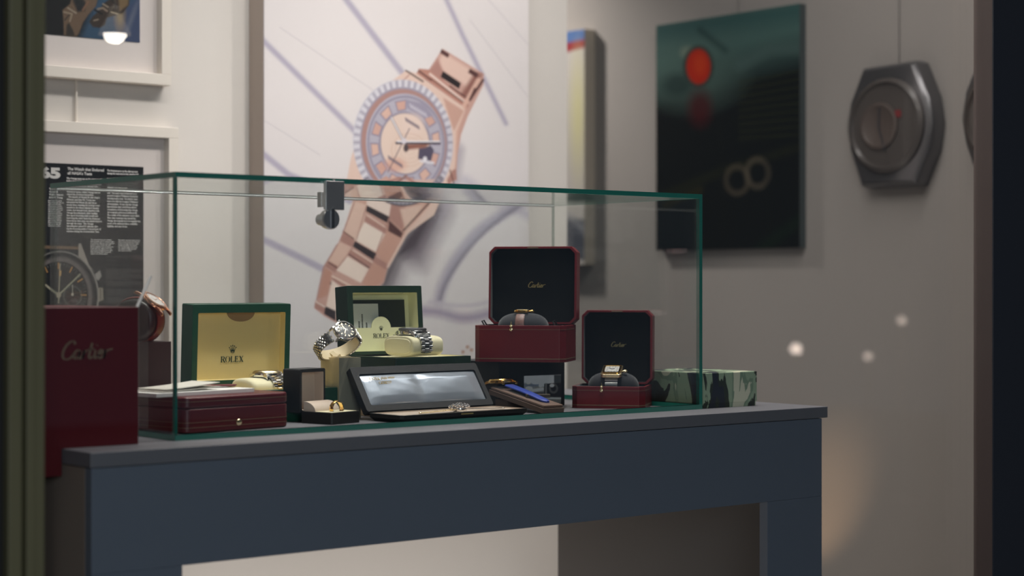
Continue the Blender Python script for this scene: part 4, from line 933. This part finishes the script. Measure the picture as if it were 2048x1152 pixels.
C2 = ["operational and environmental tests for", "selecting a chronograph for use in the", "Gemini program, which Omega had re-", "ceived the previous September.", "   The launch of Gemini III with Virgil I.", "Grissom and John W. Young was", "scheduled for March 23, just three", "weeks later, meaning the normal crew", "members, the three standard Gemini", "crews, had already been supplied with", "Omega Speedmasters, after reading", "the report knowing what would was", "how long the tests were run, if anyone", "there knew that even one watch made it", "through the tests.  The Omega", "Speedmaster gained 21 minutes dur-", "ing the Decompression Test and lost 15", "minutes during the Acceleration Test."]
C3 = ["It must also have been tested, the watch", "hand wound not with the Rodania watch", "graphs.  Concerning the Longines", "Wittnauer: The crystal warped and dis-", "engaged during the high temperature", "test.  The same test, conducted on a", "second Longines Wittnauer during the", "decompression test.  No further tests", "were run with the Longines Wittnauer", "chronographs.  It was only the Omega", "Speedmaster that could brave all the", "commission of all meeting this Omega", "chronograph performed satisfactorily.", "The results of the extensive run is clear:", "Time data contemporary issued the", "Omega chronograph is to be supplied the", "needs of its safest precision, reliability,", "legibility, and ease of use."]
def just(lines): return "\n".join(lines)
ytext_box('text_column', just(["The Omega tests ran on for many months", "before they finally gave their verdict,", ""] + C2), (133, 358), (206, 362), 3.3, txtg_m, 5.25)
ytext_box('text_column', just(["The luminescence on the dial was lost", "during the tests and so the watches fell", "", ] + C3), (214, 342.5), (281, 347), 3.3, txtg_m, 5.6)
ytext_box('text_column', "\u25bc23 March 1965\nGemini III\nVirgil I. Grissom\nJohn W. Young", (98, 379), (129, 380), 3.3, txtg_m, 5.6)
C1 = ["March 23, 1965, launch", "from a Kennedy tower the", "craft reaches its orbit", "Gemini moves over the", "sea and then comes back", "down with both the men", "safe after three turns", "around the globe of the", "earth they set out from", "and the capsule which", "floated for a long time", "before being found and", "lifted out of the water", "with the watches still", "working and on time."]
ytext_box('text_column', just(C1), (96, 402), (128, 403), 2.0, txtg_m, 3.55)
ytext_box('text_column', just(["The Omega from the earliest", "Speedmaster used a manual wind", "movement with two chronograph", "pushers and a black dial with", "three registers and a tachymeter", "bezel that ran right to the rim", "and hands of painted steel with", "little luminous lines along the", "centre, set clearly apart."]), (181, 480), (229, 482), 2.0, txtg_m, 3.55)
ytext_box('text_column', just(["The watch case was made of steel", "with a pressed back and screwed", "crown, and lugs that were quite", "straight and plain, the crystal", "was of acrylic glass and would", "not splinter in flight and was", "very easy to be read."]), (236, 481), (280, 484), 2.0, txtg_m, 3.55)
glz(0.027, 0.4150, -0.003, 0.4048, 0.7800, t)
o = G().tube([(0, 0, 0), (0, 0, 0.070)], 0.0022, 8).build('hanging_rod', framew_m); o.location = (0.2665, 0.7900, T + 0.4205); tag(o, 'white hanging rod between the two framed pictures', 'rod')

# ------------------------------------------------------------------ large watch poster
t = thing('watch_poster', 'large pale poster showing a giant rose gold watch, on the back wall', 'poster', (0.8565, 0.7948, -0.10))
G().box(0.5763 - 0.8565, 1.1365 - 0.8565, 0.7502 - 0.7948, 0, 0, 0.93).build('poster_board', mat('poster_edge', (170, 156, 146), 0.7), t)
RO = (204, 156, 142); LR = (234, 208, 196); MR = (180, 128, 116); DR = (92, 56, 54); DK = (58, 46, 50); LI = (172, 166, 184); LIL = (196, 190, 204)
def paint_poster(a):
    U, V = a.U, a.V
    a.put(np.clip((V - 200) / 600, 0, 1) * 0.5, (206, 204, 210))
    pur = (178, 170, 190)
    for pts, wd in (([(505, 60), (527, 82), (712, 265)], 12), ([(660, -45), (693, 0), (808, 150)], 13), ([(870, -50), (893, 0), (925, 70), (1012, 247)], 10), ([(520, 303), (577, 349), (700, 402)], 13), ([(520, 476), (580, 505), (650, 540)], 14)):
        a.line(pts, wd, pur, 6, 0.9)
    for pts in ([(560, 55), (745, 180)], [(940, 40), (1057, 195)], [(527, 240), (640, 310)], [(960, -20), (1057, 90)]): a.line(pts, 2, (196, 188, 196), 3, 0.7)
    a.line([(930, 360), (990, 400), (1057, 430)], 20, (184, 178, 196), 14, 0.6)
    a.line(catmull([(1060, 395), (1000, 432), (950, 470), (905, 530), (884, 575), (878, 600)], 6), 22, (178, 172, 188), 12, 0.9); a.line(catmull([(1055, 400), (985, 450), (935, 500), (895, 560), (880, 598)], 6), 7, (128, 120, 140), 8, 0.8)
    a.line(catmull([(700, 640), (850, 622), (930, 636), (1000, 620), (1060, 590)], 6), 20, (168, 156, 178), 14, 0.9); a.line(catmull([(860, 604), (930, 612), (1000, 596), (1060, 560)], 6), 8, (192, 184, 198), 8, 0.8)
    # shadow printed beside the watch
    a.poly([(893, 372), (920, 300), (900, 400), (905, 430), (870, 500), (850, 540), (812, 536), (790, 600), (740, 640), (720, 640), (770, 560), (810, 470)], (142, 130, 140), 34, 0.85)
    a.poly([(873, 400), (880, 420), (835, 500), (800, 520), (778, 572), (745, 610), (770, 540), (806, 474)], (84, 72, 80), 20, 0.9)
    a.poly([(912, 270), (926, 300), (915, 400), (880, 440), (890, 350)], (178, 168, 182), 16, 0.6)
    # upper bracelet
    a.poly([(885, 97), (968, 148), (967, 170), (936, 232), (922, 270), (915, 310), (912, 360), (893, 372), (870, 360), (850, 160), (858, 139)], RO, 2)
    a.poly([(885, 99), (965, 146), (937, 200), (858, 141)], RO, 2); a.poly([(886, 104), (952, 145), (938, 176), (872, 134)], (226, 188, 172), 9); a.poly([(858, 141), (876, 118), (890, 150), (886, 162)], MR, 6); a.poly([(920, 190), (950, 145), (965, 148), (938, 200)], (150, 96, 84), 8)
    a.poly([(883, 98), (899, 108), (896, 116), (880, 106)], DR, 1.5); a.poly([(940, 137), (957, 147), (953, 156), (936, 145)], DR, 1.5)
    a.poly([(886, 142), (922, 166), (918, 178), (881, 154)], (46, 38, 40), 1.5)
    a.poly([(838, 137), (858, 139), (934, 198), (937, 214), (922, 218), (832, 148)], (190, 130, 112), 2); a.line([(860, 148), (930, 204)], 4, LR, 3); a.line([(851, 161), (892, 192)], 4, DK, 2); a.line([(862, 158), (935, 210)], 2, DR, 2); a.line([(900, 172), (934, 197)], 3, DR, 2); a.line([(838, 142), (862, 160)], 3, DR, 2)
    a.line([(957, 160), (928, 212), (912, 262), (908, 320), (904, 360)], 9, (220, 172, 152), 3); a.line([(966, 160), (940, 200), (950, 178)], 5, DR, 2)
    # case body
    a.poly([(812, 141), (832, 146), (925, 212), (930, 222), (912, 262), (910, 330), (905, 365), (890, 378), (868, 430), (808, 472), (772, 440), (709, 404), (693, 363), (702, 315), (745, 190), (782, 163)], (226, 192, 176), 2)
    a.poly([(886, 195), (928, 222), (908, 262), (900, 240)], (206, 158, 140), 3); a.line([(812, 141), (846, 163)], 3, DK, 2); a.line([(818, 150), (806, 162)], 2, MR, 2)
    a.poly([(905, 340), (912, 338), (914, 360), (904, 362), (897, 374), (894, 360)], MR, 2); a.line([(900, 340), (908, 368)], 2, DR, 1.5)
    # bezel
    a.ell(806, 285, 100, 126, (196, 192, 206), 2, rot=-4)
    for i in range(96):
        an = 2 * PI * i / 96; co = (236, 232, 236) if i % 2 else (132, 122, 140)
        if 2.2 < an < 2.9 or 1.3 < an < 1.7: co = (210, 204, 214) if i % 2 else (90, 82, 98)
        a.line([(806 + 88 * math.sin(an), 285 - 112 * math.cos(an)), (806 + 98 * math.sin(an), 285 - 124 * math.cos(an))], 2.6, co, 1.5, 0.6)
    a.ell(808, 286, 88, 112, (158, 150, 170), 2, rot=-4); a.ell(808, 286, 85, 108, (178, 132, 124), 3, rot=-4); a.ell(812, 290, 79, 101, (160, 118, 112), 4, 0.6, rot=-4); a.ell(811, 288, 79, 101, (180, 174, 190), 2, rot=-4)
    a.ell(812, 288, 77, 97, (140, 132, 156), 2, 0.8, 0.95, rot=-4)
    for i in range(12):
        an = R(i * 30 - 8)
        if i in (1,): continue
        q = []
        for rr_, da in ((0.70, -0.17), (0.70, 0.17), (0.92, 0.17), (0.92, -0.17)): q.append((811 + 77 * rr_ * math.sin(an + da), 288 - 97 * rr_ * math.cos(an + da)))
        a.poly(q, (142, 132, 156), 1.5); c_ = (sum(p[0] for p in q) / 4, sum(p[1] for p in q) / 4); q2 = [(c_[0] + (p[0] - c_[0]) * 0.78, c_[1] + (p[1] - c_[1]) * 0.78) for p in q]
        a.poly(q2, (220, 176, 158) if i % 2 else (212, 162, 146), 2)
    a.poly([(812, 199), (850, 208), (866, 232), (848, 238), (814, 216)], (156, 148, 170), 3)
    for k_ in range(7): a.line([(820 + 5 * k_, 208 + 3.0 * k_), (823 + 5 * k_, 216 + 3.0 * k_)], 2.2, (206, 200, 214), 1.5)
    a.ell(810, 287, 52, 64, (148, 140, 160), 2, rot=-4); a.ell(810, 287, 48, 60, (228, 200, 184), 2, rot=-4); a.ell(825, 250, 22, 22, (232, 204, 192), 12, 0.7); a.ell(790, 330, 22, 14, (216, 150, 126), 10, 0.6)
    for k_ in range(4): a.ell(818, 300, 12 + 8 * k_, 10 + 8 * k_, (214, 174, 152), 1.5, 0.5, 0.93)
    for (x0, y0, x1, y1) in ((811, 238, 840, 256), (777, 314, 806, 333)):
        for k_ in range(8): a.line([(x0 + (x1 - x0) * k_ / 8, y0 + (y1 - y0) * k_ / 8 - 2), (x0 + (x1 - x0) * (k_ + 0.5) / 8, y0 + (y1 - y0) * (k_ + 0.5) / 8 + 3)], 2.4, (110, 100, 120), 1.5)
    a.poly([(838, 296), (862, 292), (868, 300), (862, 322), (836, 318)], (88, 80, 104), 2); a.line([(842, 322), (866, 326)], 5, (216, 212, 222), 3); a.ell(850, 318, 4, 5, (226, 222, 230), 2)
    a.poly([(812, 288), (864, 286), (850, 296), (815, 300)], (150, 92, 76), 4, 0.8)
    a.line([(784, 238), (807, 282)], 5, (112, 100, 116), 1.5); a.line([(783, 236), (806, 280)], 2.6, (230, 226, 232), 1.2)
    a.line([(793, 286), (879, 286)], 5, (76, 66, 80), 1.5); a.line([(795, 283), (879, 283)], 2.8, (232, 228, 236), 1.2)
    a.line([(819, 257), (776, 344)], 1.8, (108, 98, 112), 1.2); a.ell(808, 282, 5, 6, (214, 206, 216), 1.5); a.ell(812, 296, 5, 8, (84, 72, 76), 2)
    # lower bracelet
    a.poly([(693, 363), (709, 404), (687, 463), (674, 490), (647, 536), (634, 598), (628, 616), (648, 632), (671, 645), (700, 640), (740, 592), (768, 565), (776, 533), (808, 474), (873, 401), (800, 440), (740, 410)], RO, 2)
    a.poly([(693, 363), (720, 380), (740, 372), (772, 352), (812, 378), (862, 402), (840, 440), (808, 474), (770, 448), (730, 424), (709, 404)], (206, 156, 138), 3)
    a.poly([(782, 402), (812, 412), (806, 462), (776, 436)], MR, 4); a.poly([(800, 418), (848, 408), (812, 464)], (222, 184, 166), 5); a.line([(868, 404), (812, 468)], 4, (228, 186, 166), 2); a.line([(860, 404), (808, 460)], 2, DR, 2)
    def quad(p, c, s=2): a.poly(p, c, s)
    quad([(734, 396), (783, 401), (778, 434), (733, 411)], LR, 3); quad([(733, 410), (780, 434), (776, 447), (731, 422)], DK)
    quad([(706, 400), (733, 410), (729, 440), (710, 482), (687, 463)], (224, 184, 166), 3); quad([(776, 446), (808, 470), (800, 490), (776, 533), (752, 506)], (206, 152, 132), 3)
    quad([(733, 426), (776, 452), (771, 468), (728, 443)], MR); a.line([(734, 430), (772, 455)], 2.5, (240, 206, 188), 2); quad([(778, 440), (806, 466), (802, 476), (776, 462)], DR, 3)
    quad([(729, 444), (770, 468), (752, 504), (710, 480)], (238, 216, 202), 3); quad([(710, 482), (753, 507), (748, 521), (705, 493)], DK); quad([(686, 462), (709, 480), (704, 494), (680, 482)], MR, 2); a.line([(686, 462), (708, 478)], 2, DR, 1.5)
    quad([(704, 496), (748, 523), (740, 537), (695, 508)], MR); a.line([(706, 500), (745, 525)], 2.5, (240, 206, 188), 2); a.line([(698, 509), (738, 536)], 2.5, DR, 2)
    quad([(680, 484), (702, 494), (692, 512), (671, 540), (650, 530)], (222, 180, 162), 3); quad([(694, 512), (737, 538), (722, 566), (672, 540)], (238, 214, 200), 3); quad([(748, 524), (774, 534), (766, 562), (742, 580), (724, 566), (738, 540)], (202, 148, 128), 3); quad([(750, 512), (776, 528), (772, 540), (746, 524)], MR, 2)
    quad([(658, 522), (676, 532), (670, 546), (650, 532)], MR, 2); a.line([(656, 524), (674, 536)], 2, DR, 1.5); a.line([(668, 560), (720, 592)], 10, MR, 3); a.line([(664, 552), (716, 580)], 3, (240, 206, 188), 2); a.line([(660, 566), (700, 590)], 5, DK, 2)
    quad([(650, 536), (664, 545), (656, 590), (636, 598)], (196, 138, 118), 3); quad([(664, 560), (690, 580), (680, 640), (652, 615)], (236, 210, 196), 4); quad([(650, 612), (672, 622), (671, 642), (648, 628)], DK); quad([(630, 600), (650, 612), (648, 626), (629, 616)], MR, 2); a.line([(631, 603), (650, 614)], 2.5, LR, 1.5)
    arc = [(806 + 94 * math.sin(R(q)), 285 - 119 * math.cos(R(q))) for q in range(128, 236, 6)]
    a.poly(arc, (212, 176, 164), 3); a.line([(752, 372), (800, 356)], 6, MR, 3); a.line([(815, 356), (850, 384)], 6, MR, 3); a.line([(770, 384), (812, 352)], 5, (150, 108, 98), 3)
    a.line(arc, 15, (138, 132, 146), 2.5); a.line([(x, y + 7) for x, y in arc], 3, (84, 80, 90), 2)
    for q in range(130, 234, 5): a.line([(806 + 90 * math.sin(R(q)), 285 - 115 * math.cos(R(q))), (806 + 98 * math.sin(R(q)), 285 - 123 * math.cos(R(q)))], 2, (178, 172, 184), 1.5)
    a.line([(868, 404), (812, 468), (776, 533)], 5, (228, 190, 174), 2); a.line([(858, 406), (806, 462)], 2, DK, 2)
    a.line([(687, 463), (709, 404)], 2.5, MR, 2); a.line([(674, 490), (647, 536), (634, 598)], 3, MR, 3); a.line([(733, 398), (706, 400)], 3, DR, 2); a.line([(712, 482), (733, 412)], 2, MR, 2); a.line([(752, 506), (778, 436)], 2, MR, 2); a.line([(694, 512), (672, 540)], 2, MR, 2)
    g_ = a.c.mean(-1, keepdims=True); a.c = a.c * 0.80 + g_ * 0.20
    # small sprig at the foot of the print
    for x, y in ((926, 704), (935, 694), (943, 700)): a.ell(x, y, 3.4, 3.4, (176, 138, 116), 2); a.line([(x, y), (x, 740)], 1, (196, 176, 160), 1.5)
    a.line([(527, -60), (527, 900)], 3, (150, 144, 146), 2)
pm = art_mat('poster_print', 0.45, 0.3)
print_panel('print_face', 'y', 0.7500, 0.5763, 1.1365, -0.10, 0.83, 520, (224, 216, 216), paint_poster, pm, t, 0.95)

# ------------------------------------------------------------------ right wall: painting, left canvas, wall watches
t = thing('painting', 'dark green abstract painting with a red disc on the right wall', 'painting', (1.8998, 0.978, 0.25))
G().box(-0.019, 0, 0.7635 - 0.978, 1.1929 - 0.978, 0, 0.507).build('canvas_edge', mat('canvas_dark_edge', (70, 78, 78), 0.6), t)
def paint_green(a):
    U, V = a.U, a.V
    top = np.clip((215 - V - (U - 1325) * 0.25) / 90, 0, 1); a.put(top, (78, 106, 101))
    a.ell(1380, 150, 90, 60, (88, 112, 104), 60, 0.6); a.ell(1355, 170, 30, 22, (34, 50, 48), 20, 0.7); a.line([(1480, 130), (1540, 98), (1612, 96)], 22, (78, 100, 96), 20, 0.8); a.line([(1325, 60), (1612, 20)], 40, (60, 92, 90), 30, 0.8)
    a.line([(1400, 60), (1450, 100)], 12, (40, 62, 60), 12, 0.7); a.ell(1375, 105, 14, 12, (130, 142, 126), 12, 0.7)
    for k_ in range(9): a.line([(1480, 165 + 14 * k_), (1612, 140 + 16 * k_)], 4, (48, 52, 28), 8, 0.6)
    a.line([(1330, 390), (1450, 340), (1612, 290)], 14, (38, 40, 24), 16, 0.7); a.line([(1330, 410), (1400, 380)], 10, (58, 54, 24), 14, 0.6)
    a.ell(1397, 133, 31, 42, (52, 66, 60), 6); a.ell(1397, 133, 24, 35, (186, 44, 18), 5); a.ell(1400, 128, 12, 20, (206, 66, 24), 10, 0.7); a.ell(1400, 215, 22, 34, (74, 20, 22), 22, 0.8)
    a.ell(1474, 360, 27, 32, (92, 84, 70), 8, 0.5, 0.66); a.ell(1515, 346, 26, 33, (100, 92, 78), 8, 0.5, 0.66)  # two pale rings: ghost reflections in the glass, painted onto the canvas
    for x in (1440, 1530, 1590): a.line([(x, 240), (x + 10, 500)], 8, (26, 28, 24), 16, 0.5)
    a.line([(1612, 430), (1520, 500)], 20, (26, 40, 28), 20, 0.6)
print_panel('painted_face', 'x', 1.8805, 0.7635, 1.1929, 0.25, 0.757, 200, (22, 24, 23), paint_green, art_mat('glossy_canvas', 0.25, 0.5, 0.2), t, 1.0)
t = thing('painting', 'narrow slice of pale canvas with blue and red stripe, beside poster wall', 'painting', (1.8998, 1.64, 0.22))
G().box(-0.033, 0, 1.4217 - 1.64, 1.86 - 1.64, 0, 0.553).build('canvas_edge', mat('canvas_light_edge', (176, 166, 152), 0.8), t)
def paint_pale(a):
    U, V = a.U, a.V
    a.poly([(1060, 60), (1180, 58), (1180, 80), (1060, 104)], (78, 112, 168), 4); a.poly([(1060, 102), (1180, 76), (1180, 92), (1060, 124)], (150, 34, 44), 4)
    a.ell(1156, 230, 14, 100, (206, 200, 140), 20, 0.7); a.line([(1178, 60), (1186, 500)], 6, (150, 146, 146), 8, 0.6); a.poly([(1060, 430), (1180, 440), (1180, 520), (1060, 520)], (80, 82, 92), 10); a.line([(1130, 425), (1180, 470)], 12, (150, 150, 156), 10, 0.6)
print_panel('painted_face', 'x', 1.8663, 1.4217, 1.86, 0.22, 0.773, 110, (192, 186, 180), paint_pale, art_mat('pale_canvas', 0.6, 0.3), t, 1.0)

def wall_watch(label, y0):
    t = thing('wall_clock', label, 'wall clock', (1.8998, y0, 0.486), 0, 'oversized watch cases on right wall')
    Mw = basis((0, 0, 0), (0, -1, 0), (0, 0, 1), (-1, 0, 0))     # x right on the wall, y up, z out of the wall
    out = [(-0.066, 0.121), (0.060, 0.124), (0.072, 0.119), (0.104, 0.050), (0.112, 0.0), (0.104, -0.050), (0.070, -0.120), (-0.070, -0.120), (-0.100, -0.045), (-0.108, 0.0), (-0.100, 0.052)]
    mid = [(x * 0.97, y * 0.97) for x, y in out]; inn = [(x * 0.86, y * 0.93) for x, y in out]
    G().rings([[(x, y, 0.0) for x, y in out], [(x, y, 0.020) for x, y in out], [(x, y, 0.034) for x, y in mid], [(x, y, 0.040) for x, y in inn]], 0, Mw).build('case_body', mat('grey_metal_case', None, 0.30, 0.75, lin_rgb=(0.20, 0.195, 0.20)), t, bevel=0.003, seg=3)
    d = G().lathe([(0.094, 0.036), (0.093, 0.046), (0.085, 0.050), (0.080, 0.044), (0.055, 0.043), (0.0005, 0.043)], 56, 0, Mw, True, False).build('dial', mat('smoky_dial', (88, 81, 77), 0.35, 0.1, coat=0.3), t)
    G().lathe([(0.046, 0.0432), (0.046, 0.0470), (0.040, 0.0480), (0.036, 0.0455), (0.0005, 0.0455)], 48, 0, Mw @ Matrix.Translation((-0.016, 0.0, 0))).build('inner_ring', mat('brown_grey_ring', (94, 82, 76), 0.4), d)
    G().box(0.024, 0.038, 0.014, 0.028, 0.0432, 0.0450, 0, Mw).build('red_marker', mat('dull_red', (130, 44, 44), 0.5), d)
    g = G(); g.ribbon([(-0.016, 0), (-0.014, 0.036)], 0.004, 0.0458, 0.0468, 0, Mw); g.build('hour_hand', darksteel_m, d); g = G(); g.ribbon([(-0.016, 0), (0.002, -0.050)], 0.003, 0.0472, 0.0480, 0, Mw); g.build('minute_hand', darksteel_m, d)
    G().lathe([(0.0920, 0.0500), (0.089, 0.0545), (0.06, 0.0585), (0.0005, 0.0600)], 56, 0, Mw, False, False).build('clock_glass', crystal_m, t)
    g = G().box(0.088, 0.106, -0.010, 0.010, 0.010, 0.026, 0, Mw); g.build('crown', darksteel_m, t, bevel=0.002)
    return t
wall_watch('large grey watch-shaped clock on right wall beside dark painting', 0.5175)
wall_watch('second grey watch-shaped clock mostly hidden behind the dark window jamb', 0.2370)
for nm, y0, z0, lb in (('hanging_wire', 0.5175, 0.604, 'thin wire holding the large watch-shaped clock'), ('hanging_wire', 0.955, 0.750, 'thin wire rising from top of dark green painting')):
    o = G().tube([(0, 0, 0), (0, 0, 0.80)], 0.0009, 6).build(nm, mat('wire_grey', (120, 114, 110), 0.5)); o.location = (1.8975, y0, T + z0); tag(o, lb, 'wire')

# ------------------------------------------------------------------ hanging lamp over the case (mirrored in the picture glass) and lanterns across the street
bulb_m = mat('lamp_glow', (255, 244, 230), 0.5, emit=32.0)
t = thing('pendant_lamp', 'small white pendant lamp hanging above the glass case, out of the frame', 'lamp', (0.607, 0.234, 0.640))
G().lathe([(0.012, 0.040), (0.030, 0.004), (0.031, 0.002), (0.029, 0.003), (0.011, 0.038)], 28, 0, None, False, False).build('lamp_shade', framew_m, t)
G().ell((0, 0, 0.004), (0.021, 0.021, 0.019)).build('bulb', bulb_m, t)
G().tube([(0, 0, 0.038), (0, 0, 0.81)], 0.0015, 6).build('cord', framew_m, t)
G().lathe([(0.012, 0.036), (0.012, 0.052), (0.004, 0.056)], 20).build('lamp_cap', framew_m, t)
glow_m = mat('lantern_glow', (255, 232, 216), 0.5, emit=9.0); glow2_m = mat('dim_lantern_glow', (255, 232, 216), 0.5, emit=3.6)
structure(G().box(-3, 12, -12, -3.2, -T - 0.05, -T).build('floor_street', mat('asphalt', (40, 40, 42), 0.9))).location = (0, 0, T)
for x, y, z, r_, lb in ((6.09, -4.91, -0.159, 0.026, 'lantern across the street, nearest the table edge in the reflections'), (6.62, -4.66, -0.017, 0.020, 'lantern across the street, highest of the three reflections'), (6.45, -4.74, -0.201, 0.020, 'lantern across the street, lowest of the three reflections')):
    t = thing('street_lantern', lb, 'lantern', (x, y, -T), 0, 'lanterns across the street')
    hh = z + T
    G().lathe([(0.05, 0), (0.05, 0.01), (0.012, 0.03), (0.010, hh - r_ * 0.9)], 12).build('lantern_post', darksteel_m, t)
    G().ell((0, 0, hh), (r_, r_, r_)).build('lantern_globe', glow_m if r_ > 0.022 else glow2_m, t)
